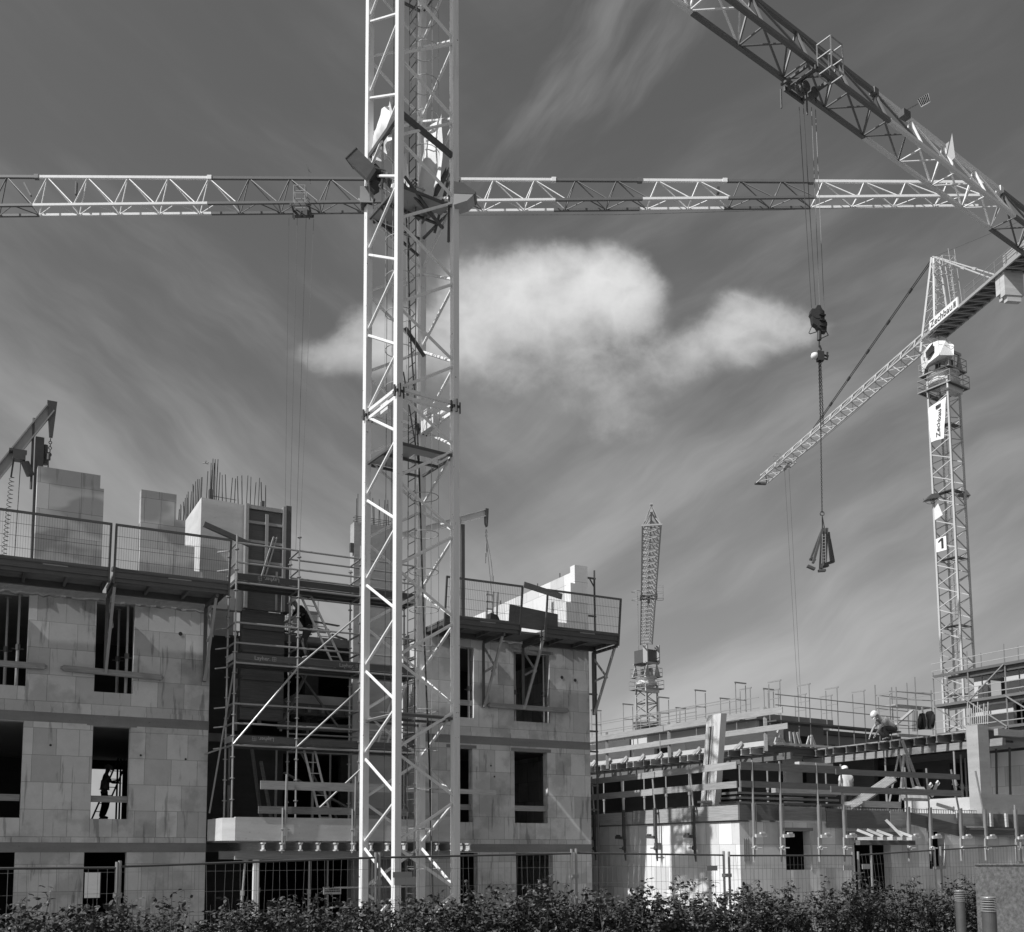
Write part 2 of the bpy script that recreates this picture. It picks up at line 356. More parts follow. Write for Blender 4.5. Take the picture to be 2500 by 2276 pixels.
bh = [(-7.85,-6.86,3.0,4.66),(-7.95,-7.45,.5,1.32)]
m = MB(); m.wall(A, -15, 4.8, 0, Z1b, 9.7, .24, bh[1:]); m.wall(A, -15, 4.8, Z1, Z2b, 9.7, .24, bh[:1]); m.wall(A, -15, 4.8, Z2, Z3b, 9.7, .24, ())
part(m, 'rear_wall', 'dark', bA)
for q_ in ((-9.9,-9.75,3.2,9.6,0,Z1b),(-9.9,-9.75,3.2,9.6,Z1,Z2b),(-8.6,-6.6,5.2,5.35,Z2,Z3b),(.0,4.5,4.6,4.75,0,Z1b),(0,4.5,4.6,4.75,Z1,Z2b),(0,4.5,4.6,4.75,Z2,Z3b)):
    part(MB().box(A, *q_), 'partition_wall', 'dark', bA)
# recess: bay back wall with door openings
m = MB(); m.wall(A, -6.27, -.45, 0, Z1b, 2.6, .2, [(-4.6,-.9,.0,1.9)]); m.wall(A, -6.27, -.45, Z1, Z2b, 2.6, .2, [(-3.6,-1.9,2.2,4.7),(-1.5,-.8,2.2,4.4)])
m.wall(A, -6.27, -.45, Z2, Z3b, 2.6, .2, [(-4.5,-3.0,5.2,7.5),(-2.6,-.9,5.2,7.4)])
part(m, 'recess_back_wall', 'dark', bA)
# lintels and rough beds over the windows, small make-up courses under the slabs
for s0, s1, z in ((-9.08,-7.96,4.905),(.18,1.1,4.806),(2.2,3.5,4.796),(2.2,3.6,7.626)): part(MB().box(A, s0, s1, -.012, .1, z, z+.085), 'lintel', 'band', bA)
m = MB()
rr = random.Random(3)
for z in (Z1b-.0, Z2b-.0):
    for s0, s1 in ((-12.5, -6.3), (-.4, 4.8)):
        s = s0; m = MB()
        while s < s1-.1:
            L = min(rr.uniform(.42, .62), s1-s); m.box(A, s+.006, s+L-.006, -.010-rr.random()*.006, .05, z+.22+.004, z+.22+.125+rr.uniform(-.01, .008)); s += L
        part(m, 'make_up_course', 'blockA', bA)
# mortar spill along the wall heads
m = MB()
for s0, s1 in ((-13, -6.3), (-.4, 4.8)):
    s = s0; pts = []; m = MB()
    while s < s1: pts.append(A.w(s, -.0+rr.uniform(-.015, .01), 7.86+rr.uniform(-.03, .02))); s += .12
    m.path(pts, .03, 5)
    part(m, 'mortar_bead', 'band', bA)
for s, z in ((-9.85,4.4),(-7.85,4.25),(-6.8,4.2),(1.55,4.35),(1.62,7.0),(3.9,7.0),(4.35,6.95),(-7.0,7.25),(1.66,4.05)):
    rr_ = .028 if z < 6 else .05; part(MB().path([A.w(s, -.004, z), A.w(s, -.0065, z)], rr_, 8), 'drill_hole', 'black', bA)
# ---- balcony slab with upstand, on joists
bal = thing('balcony_slab', 'pale precast balcony with a tall front upstand left of the crane mast', 'balcony', A.w(-3.6, -.8, 2.2))
m = MB(); m.box(A, -5.98, -.5, -1.7, -1.55, 2.235, 2.775); part(m, 'front_upstand', 'concl', bal)
m = MB(); m.box(A, -6.24, -6.09, -.01, -1.5, 2.235, 2.755)
m.prism([A.w(-6.24,-1.5,2.235), A.w(-5.985,-1.7,2.235), A.w(-5.985,-1.55,2.235), A.w(-6.09,-1.5,2.235)], Z*.52)
part(m, 'side_upstand', 'concl', bal)
m = MB(); m.box(A, -6.08, -.5, -1.545, 2.395, 2.20, 2.36); part(m, 'deck', 'conc', bal)
tb = thing('falsework_table', 'timber joists and steel props holding up the balcony slab', 'falsework', A.w(-3.6, -.8, 0))
for i in range(13):
    s = -5.35+i*.44; m = MB()
    m.box(A, s-.04, s+.04, -1.86, 1.4, 2.16, 2.195); m.box(A, s-.013, s+.013, -1.86, 1.4, 2.035, 2.158); m.box(A, s-.04, s+.04, -1.86, 1.4, 2.0, 2.033); part(m, 'joist', 'woodl', tb)
for b in (-1.35, .2):
    m = MB(); m.box(A, -5.9, -.3, b-.05, b+.05, 1.80, 1.995); part(m, 'main_beam', 'wood', tb)
for i, (s, b) in enumerate(((-5.65,-1.35),(-4.9,.2),(-4.1,-1.35),(-3.1,.2),(-2.5,-1.35),(-1.2,-1.35))):
    m = MB(); lean = .12 if i == 0 else 0
    m.tube(A.w(s-lean, b, 0), A.w(s-lean*.4, b, 1.05), .035, 8); m.tube(A.w(s-lean*.4, b, 1.0), A.w(s, b, 1.79), .026, 8); m.box(A, s-.06, s+.06, b-.06, b+.06, 1.78, 1.798)
    m.tube(A.w(s-lean*.4, b, .98), A.w(s-lean*.4, b, 1.1), .05, 8); part(m, 'prop', 'galv', tb)
m = MB(); m.box(A, -5.52, -5.40, -1.62, -1.52, 0, 1.8); part(m, 'white_post', 'white', tb)
m = MB(); m.box(A, -3.4, -1.3, -1.3, -1.15, 1.1, 1.14); m.box(A, -5.8, -5.2, -1.2, -.3, .3, .34); part(m, 'loose_board', 'woodl', tb)
# guard posts and boards on the balcony
for i, s in enumerate((-4.84, -3.12, -1.35)):
    t = thing('guard_post', ['guard rail clamp post at the left end of the balcony upstand','guard rail clamp post in the middle of the balcony upstand','guard rail clamp post of the balcony hidden partly by the mast'][i], 'clamp post', A.w(s, -1.75, 2.2), 'clamp posts of the balcony guard')
    m = MB(); m.tube(A.w(s, -1.755, 2.05), A.w(s+.02, -1.77, 3.78), .024, 8); part(m, 'post', 'galv', t)
    m = MB(); m.bar(A.w(s-.06, -1.76, 1.95), A.w(s-.06, -1.76, 3.0), .05, .03); m.box(A, s-.02, s+.06, -1.80, -1.71, 2.35, 2.55); m.tube(A.w(s-.1, -1.78, 2.5), A.w(s+.12, -1.78, 2.5), .014, 6); part(m, 'clamp', 'grey', t)
m = MB().box(A, -5.42, -1.9, -1.725, -1.69, 3.42, 3.62).build('guard_board', 'wood', label='upper guard board above the balcony upstand left of the mast', cat='board')
m = MB().box(A, -5.46, -1.7, -1.725, -1.69, 2.86, 3.03).build('guard_board', 'woodd', label='lower guard board resting just above the balcony upstand', cat='board')
m = MB().box(A, -1.75, .75, -1.76, -1.73, 3.44, 3.56).build('guard_board', 'wood', label='guard board end seen between the legs of the crane mast', cat='board')

# ---- temporary beams across the wall, window props
def log(s0, s1, z0, z1, lab):
    m = MB(); p, q = A.w(s0, -.11, z0), A.w(s1, -.11, z1); d = (q-p).normalized()
    m.bar(p, q, .12, .13); m.path([p-d*.06, p], [.03, .062], 8); m.path([q, q+d*.06], [.062, .03], 8); m.build('timber_beam', 'wood', label=lab, cat='timber beam', group='square timbers fixed across the walls')
log(-12.2, -10.05, 6.18, 6.18, 'square timber across the far left upper window')
log(-9.65, -7.45, 6.18, 6.12, 'square timber across the upper window left of the scaffold')
log(1.45, 3.98, 6.02, 6.02, 'square timber across the upper window near the right corner')
def prop(s, b, z0, z1, lab, mat_='galv'):
    t = thing('steel_prop', lab, 'steel prop', A.w(s, b, z0), 'telescopic steel props in the openings')
    zm = z0+(z1-z0)*.55
    m = MB(); m.tube(A.w(s, b, z0), A.w(s, b, zm), .038, 8); part(m, 'outer_tube', mat_, t)
    m = MB(); m.tube(A.w(s, b, zm-.1), A.w(s, b, z1), .029, 8); m.box(A, s-.07, s+.07, b-.07, b+.07, z1-.012, z1); part(m, 'inner_tube', mat_, t)
    m = MB(); m.tube(A.w(s, b, zm-.08), A.w(s, b, zm+.05), .055, 8); m.tube(A.w(s-.13, b, zm-.05), A.w(s+.13, b, zm-.05), .012, 6); part(m, 'collar', 'steel', t)
for s, b, z0, z1, lab in ((-10.62,.12,Z2,7.85,'steel prop in the far left upper window'),(-10.85,.5,Z2,7.85,'steel prop set back in the far left upper window'),
        (-8.22,.14,Z2,7.85,'steel prop at the right jamb of the upper window left of the scaffold'),(-8.36,.6,Z2,7.85,'steel prop set back in the upper window left of the scaffold'),
        (.93,.13,Z2,7.6,'steel prop in the narrow upper window right of the mast'),(2.42,.16,Z2,7.6,'steel prop at the left jamb of the upper corner window'),(3.36,.14,Z2,7.6,'steel prop at the right jamb of the upper corner window')):
    prop(s, b, z0, z1, lab)
for s0, s1, z, lab in ((-12,-10.45,3.12,'safety board across the far left middle opening'),(-8.98,-8.06,3.13,'safety board across the middle window with the ladder behind'),(.3,1.0,3.12,'safety board across the narrow middle window'),
        (2.28,3.4,3.12,'safety board across the dark middle window at the right corner'),(.33,1.05,6.0,'safety board across the narrow upper window')):
    MB().box(A, s0, s1, .09, .12, z, z+.15).build('safety_board', 'wood', label=lab, cat='board', group='boards nailed across window openings')
# ladder, props and a worker seen through the middle window against the rear opening
def ladder(p0, p1, side, w=.38, rung=.28, m_='alu', label=None, r=.022, group=None):
    p0, p1 = V(p0), V(p1); t = thing('ladder', label, 'ladder', p0, group); side = V(side).normalized()*(w/2); L = (p1-p0).length; d = (p1-p0)/L
    for q in (-1, 1): m = MB().bar(p0+side*q, p1+side*q, r*1.3, r*2.4, up=side); part(m, 'stile', m_, t)
    m = MB(); k = rung*.6
    while k < L-.05: m.tube(p0+d*k-side, p0+d*k+side, r*.6, 5); k += rung
    part(m, 'rungs', m_, t); return t
ladder(A.w(-8.0, 9.0, 2.3), A.w(-7.0, 9.0, 4.9), A.ex, .3, label='dark ladder leaning inside, seen through the middle window', m_='steel')
for i, s in enumerate((-7.2, -7.08, -6.95)):
    MB().tube(A.w(s, 8.6+i*.2, Z1), A.w(s, 8.6+i*.2, Z2b), .03, 6).build('steel_prop', 'steel', label=['thin dark prop beside the ladder inside the middle window','middle dark prop inside the middle window','right dark prop inside the middle window'][i], cat='steel prop')
# ---- working platforms round the top floor
def platform(s0, s1, lab, tilt=.12, gap=.14, ext=1.35, z=8.2, panels=1, leftpost=True):
    t = thing('working_platform', lab, 'platform', A.w((s0+s1)/2, -.7, z), 'working platforms round the top floor')
    m = MB(); nb = 5
    for i in range(nb):
        b0 = -gap-(ext-gap)*i/nb; b1 = -gap-(ext-gap)*(i+1)/nb+.012; m.box(A, s0, s1, b0, b1, z-.05, z)
    part(m, 'deck_planks', 'woodd', t)
    m = MB()
    for b in (-gap-.042, -ext+.05): m.box(A, s0+.01, s1-.01, b-.04, b+.04, z-.19, z-.052)
    for s in (s0+.04, (s0*2+s1)/3, (s0+s1*2)/3, s1-.04): m.box(A, s-.03, s+.03, -ext+.09, -gap-.07, z-.15, z-.052)
    part(m, 'frame', 'steel', t)
    m = MB().box(A, s0, s1, -ext-.026, -ext-.001, z-.10, z+.12); part(m, 'toe_board', 'ply', t)
    m = MB(); m.box(A, s0+(s1-s0)*.46, s0+(s1-s0)*.66, -ext-.032, -ext-.0265, z+.01, z+.07); part(m, 'plate', 'grey', t)
    # mesh guard, leaning outwards
    def gp(s, k): return A.w(s, -ext-.03-tilt*k, z+.02+k)
    m = MB(); H = 1.05
    m.bar(gp(s0, H), gp(s1, H), .04, .05); m.bar(gp(s0, .03), gp(s1, .03), .03, .03)
    ps = [s0+.02, s1-.02]
    for s in ps: m.bar(gp(s, -.25), gp(s, H), .045, .045)
    part(m, 'guard_frame', 'steel', t)
    m = MB(); s = s0+.05
    while s < s1: m.bar(gp(s, .03), gp(s, H), .004, .004); s += .052
    for k in (.28, .54, .8): m.bar(gp(s0, k), gp(s1, k), .007, .007)
    part(m, 'mesh_infill', 'steel', t)
    return t
def bracket(s, lab, z=8.2, b0=-.1, ext=1.3, zb=6.1, ext2=None):
    t = thing('platform_bracket', lab, 'bracket', A.w(s, b0, zb), 'steel brackets under the working platforms')
    m = MB(); m.bar(A.w(s, b0, zb), A.w(s, b0, z-.2), .06, .08); m.bar(A.w(s, b0, z-.23), A.w(s, -ext, z-.23), .06, .08); part(m, 'frame', 'steel', t)
    m = MB(); m.bar(A.w(s, b0-.04, zb+.02), A.w(s, -ext+.12, z-.26), .06, .06); part(m, 'strut', 'grey', t)
    m = MB(); m.bar(A.w(s+.04, b0-.02, zb+1.0), A.w(s+.04, -.72, zb+1.07), .05, .05); m.bar(A.w(s+.04, b0, z-.4), A.w(s+.04, -.74, zb+1.0), .045, .045); part(m, 'tie', 'grey', t)
platform(-19.5, -14.3, 'unseen platform beyond the far left edge, added to shade the wall')  # out of view; added so the left end of the facade stays in shade
platform(-14.2, -11.55, 'working platform at the far left edge of the view')
platform(-11.45, -8.85, 'mesh-guarded working platform left of the upper window')
platform(-8.78, -6.15, 'mesh-guarded working platform ending at the scaffold', z=8.2)
platform(-.55, 1.75, 'mesh-guarded working platform just right of the crane mast', z=8.0)
platform(2.5, 4.95, 'mesh-guarded working platform overhanging the right corner', z=8.0, ext=1.35)
for s, lab in ((-11.15,'steel bracket left of the far left window'),(-8.72,'steel bracket in front of the upper window left of the scaffold'),(-6.42,'steel bracket at the corner beside the scaffold')): bracket(s, lab)
for s, lab in ((1.28,'steel bracket between the two upper windows right of the mast'),(2.55,'steel bracket in front of the upper corner window'),(4.92,'steel bracket hanging at the right corner against the sky')): bracket(s, lab, z=8.0, zb=5.95)
# infill between the two right-hand platforms
t = thing('infill_platform', 'dark boards closing the gap between the two right-hand platforms', 'platform', A.w(2.1, -.7, 8))
part(MB().box(A, 1.78, 2.48, -1.1, -.06, 7.9, 7.95), 'deck', 'woodd', t)
m = MB(); m.prism([A.w(1.45,-1.2,8.03), A.w(3.0,-1.2,7.98), A.w(3.0,-1.22,8.5), A.w(1.48,-1.22,8.62)], A.ey*-.03); part(m, 'leaning_panel', 'ply', t)
part(MB().bar(A.w(1.75, -1.54, 9.12), A.w(2.95, -1.54, 8.92), .03, .16), 'rail_board', 'woodd', t)
# ---- top floor walls and cores
t = thing('block_wall', 'free-standing pale block wall on the top floor at far left under the hoist', 'wall', A.w(-9.6, .1, Z3))
m = MB(); m.prism([A.w(-10.36,.0,Z3), A.w(-8.88,0,Z3), A.w(-8.88,0,10.58), A.w(-8.97,0,10.58), A.w(-8.97,0,10.90), A.w(-10.36,0,10.90)], A.ey*.24); part(m, 'blocks', 'blockT', t)
t = thing('block_wall', 'stepped block wall on the top floor left of the concrete core', 'wall', A.w(-7.4, .1, Z3))
m = MB(); m.prism([A.w(a,0,z) for a, z in ((-8.02,Z3),(-6.5,Z3),(-6.5,8.85),(-6.71,8.85),(-6.71,9.46),(-6.95,9.46),(-6.95,10.08),(-7.18,10.08),(-7.18,10.71),(-8.02,10.71))], A.ey*.24); part(m, 'blocks', 'blockT', t)
def rebars(mb, p0, p1, n, h, jit=.04, r=.008, rnd=random.Random(5)):
    p0, p1 = V(p0), V(p1)
    for i in range(n):
        p = p0.lerp(p1, (i+.5)/n); hh = h*rnd.uniform(.86, 1.08); q = p+V((rnd.uniform(-jit, jit), rnd.uniform(-jit, jit), hh)); mb.bar(p-Z*.05, q, r*2, r*2)
core = thing('concrete_core', 'cast concrete stair core with starter bars standing on its top', 'concrete core', A.w(-5.2, 1, Z3))
m = MB()
# front face with its left flank in the sun, top rising towards the front corner
m.prism([A.w(-6.5,.35,Z3), A.w(-4.72,.35,Z3), A.w(-4.72,.35,10.82), A.w(-6.5,.35,10.86)], A.ey*.22)
m.prism([A.w(-6.5,.572,Z3), A.w(-6.5,.572,10.86), A.w(-6.5,4.2,10.86), A.w(-6.5,4.2,Z3)], A.ex*.22)
m.prism([A.w(-6.27,4.0,Z3), A.w(-4.72,4.0,Z3), A.w(-4.72,4.0,10.84), A.w(-6.27,4.0,10.84)], A.ey*.2)
part(m, 'cast_wall', 'concl', core)
m = MB(); rebars(m, A.w(-6.4,.5,10.85), A.w(-4.75,.5,10.82), 16, .78); rebars(m, A.w(-6.42,.7,10.85), A.w(-6.42,4.1,10.85), 24, .8); rebars(m, A.w(-6.2,4.1,10.8), A.w(-4.8,4.1,10.8), 14, .95); rebars(m, A.w(-6.3,.4,10.85), A.w(-6.1,.4,10.85), 5, 1.05)
m.path([A.w(-6.3,.42,10.97), A.w(-5.6,.42,10.95)], .008, 4); part(m, 'starter_bars', 'rust', core)
m = MB(); m.box(A, -6.3, -6.22, .36, .5, 10.86, 11.12); m.box(A, -4.95, -4.87, .36, .5, 10.84, 11.02); part(m, 'lifting_lug', 'steel', core)
# formwork panel leaning on the core's right end
fw = thing('wall_formwork', 'tall dark steel formwork panel with ribs at the right end of the core', 'formwork panel', A.w(-5.1, .2, Z3))
m = MB(); m.box(A, -5.42, -5.34, .1, .3, 8.1, 10.80); m.box(A, -4.44, -4.36, .1, .3, 8.1, 10.86); m.box(A, -5.335, -4.445, .16, .29, 10.7, 10.8); m.box(A, -5.335, -4.445, .16, .29, 8.6, 8.7)
part(m, 'frame', 'galv', fw)
part(MB().box(A, -5.335, -4.445, .22, .31, 8.1, 10.69), 'face_sheet', 'ply', fw)
part(MB().box(A, -5.42, -4.30, .32, .5, 5.3, 8.09), 'lower_sheet', 'woodd', fw)
m = MB()
for z in (5.6, 6.3, 7.0, 7.6): m.box(A, -5.40, -4.32, .26, .318, z, z+.08)
part(m, 'lower_ribs', 'steel', fw)
m = MB()
for z in (10.32, 9.82, 9.3, 8.95): m.box(A, -5.333, -4.447, .165, .215, z, z+.07)
m.box(A, -4.9, -4.82, .13, .164, 9.3, 10.6); part(m, 'rib', 'grey', fw)
m = MB(); m.box(A, -4.36, -4.22, .12, .5, 8.1, 10.9); part(m, 'stop_end', 'steel', fw)
m = MB(); m.bar(A.w(-4.7,.05,10.0), A.w(-5.1,.0,8.6), .04, .04); m.bar(A.w(-4.62,.05,10.0), A.w(-5.0,.0,8.6), .03, .03); m.bar(A.w(-4.6,.08,9.1), A.w(-4.6,.08,8.1), .05, .05); part(m, 'push_pull_prop', 'grey', fw)
MB().bar(A.w(-6.55, -.25, 9.98), A.w(-5.4, -.25, 9.62), .1, .12).build('timber_beam', 'steel', label='dark beam slanting from the core front down to the scaffold', cat='beam')
c2 = thing('concrete_core', 'slim grey concrete core wall behind the left leg of the crane mast', 'concrete core', A.w(-1.6, 1, 0))
part(MB().box(A, -2.16, -.98, 1.0, 1.3, 5.16, 11.05), 'cast_wall', 'conc', c2); part(MB().box(A, -2.16, -.98, 1.0, 1.3, 0, 5.15), 'lower_cast_wall', 'conc', c2)
m = MB(); rebars(m, A.w(-2.1,1.1,11.05), A.w(-1.0,1.1,11.05), 7, .8); rebars(m, A.w(-2.1,1.25,11.05), A.w(-1.0,1.25,11.05), 6, .8)
for z in (11.16, 11.26): m.path([A.w(-2.1,1.1,z), A.w(-1.02,1.1,z), A.w(-1.02,1.25,z), A.w(-2.1,1.25,z)], .008, 4, closed=True)
part(m, 'starter_bars', 'rust', c2)
m = MB(); m.box(A, -2.26, -2.162, 1.0, 1.1, 10.2, 10.45); m.box(A, -.978, -.86, 1.0, 1.1, 10.2, 10.45); part(m, 'anchor_plate', 'steel', c2)
# gable wall at the right corner of the top floor
t = thing('gable_wall', 'bright stepped block wall running back from the right corner of the top floor', 'wall', A.w(4.6, 3, Z3))
m = MB(); m.prism([A.w(4.40,.244,Z3), A.w(4.40,.244,10.22), A.w(4.40,7.5,10.22), A.w(4.40,7.5,Z3)], A.ex*.24); part(m, 'long_wall', 'blockG', t)
m = MB(); m.prism([A.w(a,0,z) for a, z in ((3.72,Z3),(4.84,Z3),(4.84,10.40),(4.39,10.40),(4.39,9.84),(4.24,9.84),(4.24,9.25),(4.08,9.25),(4.08,8.62),(3.72,8.62))], A.ey*.24); part(m, 'stepped_end', 'blockG', t)
m = MB()
for b in (.9, 2.2, 4.6): m.bar(A.w(4.45, b, 10.2), A.w(4.45, b, 10.38), .03, .03)
part(m, 'starter_bars', 'rust', t)
# standard and hooks of the scaffold tube at the right corner
t = thing('corner_standard', 'tall scaffold tube with short arms outside the right corner of the block', 'scaffold tube', A.w(5.15, .1, 0))
m = MB(); m.tube(A.w(5.16,.12,0), A.w(5.16,.12,10.35), .03, 8); part(m, 'tube', 'steel', t)
m = MB()
for z in (10.1, 8.95, 8.35, 6.6, 5.5, 4.9, 3.9, 3.2): m.bar(A.w(4.86,.12,z), A.w(5.2,.12,z), .04, .05)
m.bar(A.w(5.0,.12,10.07), A.w(5.15,.12,9.85), .03, .03); part(m, 'arm', 'steel', t)
# ---- recess scaffold
scf = thing('facade_scaffold', 'steel tube scaffold standing in the dark recess left of the crane mast', 'scaffold', A.w(-3.6, -.8, 2.36))
SS = (-5.93, -4.38, -2.76, -1.24); bf, bb = -1.1, -.37
for i, s in enumerate(SS):
    for b, top in ((bf, (9.55, 9.72, 9.7, 9.7)[i]), (bb, (9.15, 9.3, 9.25, 9.25)[i])):
        if b == bb and i == 0: top = 9.3
        m = MB(); m.tube(A.w(s, b, 2.37), A.w(s, b, top), .0242, 8); z = 2.7
        while z < top: m.tube(A.w(s, b, z-.01), A.w(s, b, z+.01), .058, 8); z += .5
        part(m, 'standard', 'galv', scf)
for (z, ln) in ((9.36,'rail'),(8.88,'rail'),(8.39,'deck'),(7.42,'rail'),(6.93,'rail'),(6.45,'deck'),(5.47,'rail'),(5.0,'rail'),(4.48,'deck')):
    m = MB(); m.tube(A.w(SS[0], bf, z), A.w(SS[-1], bf, z), .0242, 8)
    if ln == 'deck' or z in (9.36, 8.88): m.tube(A.w(SS[1], bb, z-.02), A.w(SS[-1], bb, z-.02), .0242, 8)
    if z in (6.93, 5.0): m.tube(A.w(SS[1], bb, z-.1), A.w(SS[-1], bb, z-.1), .0242, 8)
    part(m, 'ledger', 'galv', scf)
    m = MB()
    for s in SS: m.tube(A.w(s, bf-.02, z), A.w(s, bb+.02, z), .0242, 8)
    m.tube(A.w(SS[0], bb, z), A.w(SS[0]-.25, bb+.2, z-.02), .02, 6)
    part(m, 'transom', 'galv', scf)
for z in (8.39, 6.45, 4.48):
    m = MB()
    for j in range(2):
        b0 = bf+.05+j*.33; m.box(A, SS[0]+.03, SS[-1], b0, b0+.31, z+.03, z+.075); m.box(A, SS[0]+.03, SS[-1], b0, b0+.03, z-.01, z+.029); m.box(A, SS[0]+.03, SS[-1], b0+.28, b0+.31, z-.01, z+.029)
    part(m, 'deck', 'steel', scf)
    m = MB().box(A, SS[0]+.04, SS[-1], bf+.03, bf+.048, z+.08, z+.24); tbm = part(m, 'toe_board', 'ply', scf)
    m = MB().box(A, SS[0]-.03, SS[0]-.01, bf+.05, bb, z+.08, z+.24); part(m, 'end_toe_board', 'wood', scf)
def toe_text(s, z, flip=False):
    if not flip: o, xd, yd = A.w(s, bf+.026, z), A.ex, Z
    else: o, xd, yd = A.w(s+.52, bf+.026, z+.1), -A.ex, -Z
    g_, wd = text_geo('Layher.', .135, o, xd, yd, .0, .002)
    e0 = (V(o)+xd*(wd+.05)) if True else o
    for dx in (0, .045, .09): g_.bar(e0+xd*dx, e0+xd*dx+yd*.09, .008, .008)
    g_.bar(e0+yd*.0, e0+yd*.0+xd*.09, .008, .008); g_.bar(e0+yd*.09, e0+yd*.09+xd*.09, .008, .008); g_.bar(e0+yd*.045, e0+yd*.045+xd*.09, .006, .006)
    part(g_, 'lettering', M['galv'], scf)
toe_text(-5.45, 6.56); toe_text(-3.30, 6.56); toe_text(-5.38, 8.50, True); toe_text(-5.45, 4.60, True)
m = MB()
for p, q in (((SS[0],4.50),(SS[1],6.44)),((SS[1],4.50),(SS[2],6.05)),((SS[1],6.47),(SS[2],7.95)),((-3.95,2.9),(-2.76,4.0))): m.tube(A.w(p[0], bf-.06, p[1]), A.w(q[0], bf-.06, q[1]), .0242, 8)
part(m, 'diagonal', 'galv', scf)
m = MB(); m.tube(A.w(SS[0]+.02, bf, 6.5), A.w(SS[0]-.35, bb, 2.9), .022, 6); m.tube(A.w(SS[0]-.5, bb, 4.3), A.w(SS[0], bb, 4.5), .022, 6); part(m, 'stay', 'galv', scf)
ladder(A.w(-3.05, -.6, 6.5), A.w(-4.2, -.6, 8.7), A.ex, .28, label='aluminium ladder between the upper scaffold decks')
ladder(A.w(-3.35, -.62, 2.4), A.w(-3.9, -.62, 4.5), A.ex, .28, label='aluminium ladder below the lowest scaffold deck')
ladder(A.w(-2.0, -.62, 4.6), A.w(-1.4, -.62, 6.4), A.ex, .26, label='aluminium ladder on the middle scaffold deck beside the mast')
# inner slab landing, formwork and clutter in the recess
t = thing('stair_landing', 'pale concrete landing on dark formwork beams inside the recess', 'landing', A.w(-2.8, 1.4, 5.9))
part(MB().box(A, -3.75, -2.2, 1.2, 2.35, 5.93, 6.16), 'slab_edge', 'conc', t); m = MB(); m.box(A, -4.1, -2.2, 1.0, 1.3, 5.6, 5.9); part(m, 'main_beam', 'ply', t)
m = MB()
for i in range(5): m.box(A, -3.9+i*.38, -3.82+i*.38, .7, 2.2, 5.62, 5.8)
part(m, 'joist', 'woodd', t); part(MB().box(A, -4.2, -2.2, 1.1, 1.2, 5.2, 5.4), 'ledger_beam', 'woodd', t)
for i, (s0, b0, z0, s1, z1, lab) in enumerate(((-4.6,.9,2.4,-4.9,4.9,'slanting plank standing in the recess behind the scaffold'),(-2.3,1.0,2.4,-3.5,4.6,'raking timber in the recess near the slim core'),(-4.4,.6,2.4,-4.7,4.3,'second plank leaning in the recess'),(-4.9,.4,5.2,-4.9,7.9,'upright timber between the upper scaffold decks'),(-2.6,.9,5.3,-3.9,7.1,'wide board leaning behind the ladder in the recess'))):
    MB().bar(A.w(s0, b0, z0), A.w(s1, b0+.3, z1), .1, .05).build('timber', 'woodd', label=lab, cat='timber')
for i, (s, b, z0, z1) in enumerate(((-5.4,1.4,Z1+.2,4.9),(-4.0,1.9,Z1+.2,4.9),(-3.2,1.2,Z1+.2,4.9),(-2.5,1.8,Z1+.2,4.9),(-5.2,1.6,Z2,7.8),(-4.1,1.2,Z2,7.8),(-3.1,2.0,Z2,5.9))):
    prop(s, b, z0, z1, ['leftmost','second','third','fourth'][i % 4]+(' steel prop on the lower floor of the dark recess' if i < 4 else ' steel prop on the upper floor of the dark recess'), 'grey')
for i, (s0, s1, b, z0, z1) in enumerate(((-5.7,-4.9,.6,5.25,7.3),(-4.3,-3.5,.3,5.3,6.9),(-5.6,-2.6,.9,7.5,7.55),(-5.5,-3.0,1.1,6.9,6.85),(-4.2,-2.3,.5,4.0,3.1))):
    MB().bar(A.w(s0,b,z0), A.w(s1,b+.2,z1), .12, .04).build('timber', 'woodd', label=['leaning board at the left of the upper recess','leaning board in the middle of the upper recess','top cross timber in the upper recess','lower cross timber in the upper recess','slanting timber brace in the lower recess'][i], cat='timber')
t = thing('timber_pile', 'untidy pile of dark boards on the slab behind the scaffold rails', 'timber pile', A.w(-2.6, 3, 8.06))
m = MB(); r_ = random.Random(11)
for i in range(26):
    s, b, z = r_.uniform(-3.6,-1.8), r_.uniform(1.8,4.2), 7.95+.03*i*.55+r_.uniform(0,.05); a = r_.uniform(-.5,.5); L = r_.uniform(.5,1.0)
    m.bar(A.w(s-L/2*math.cos(a), b-L/2*math.sin(a), z), A.w(s+L/2*math.cos(a), b+L/2*math.sin(a), z+r_.uniform(-.1,.1)), .1, .03)
part(m, 'boards', 'woodd', t); part(MB().box(A, -4.1, -1.2, 1.6, 3.5, 7.62, 7.85), 'beam', 'woodd', t)
t = thing('wire_rack', 'small open frame panel standing on the slab behind the timber pile', 'frame panel', A.w(-2.6, 3.6, 8.1))
m = MB(); 
for p, q in (((-3.1,8.1),(-3.1,9.6)),((-2.3,8.1),(-2.3,9.6)),((-3.1,9.6),(-2.3,9.6)),((-3.1,9.05),(-2.3,9.05))): m.bar(A.w(p[0],3.6,p[1]), A.w(q[0],3.6,q[1]), .035, .035)
part(m, 'frame', 'galv', t); part(MB().box(A, -3.08, -2.32, 3.59, 3.61, 8.5, 9.04), 'lower_panel', 'grey', t)
t = thing('rebar_cage', 'slim reinforcement cage upright behind the scaffold', 'rebar cage', A.w(-3.4, 3.2, 8.06)); m = MB()
for i in range(4):
    for j in range(2): m.bar(A.w(-3.65+i*.12, 3.1+j*.2, 8.06), A.w(-3.65+i*.12, 3.1+j*.2, 9.9), .014, .014)
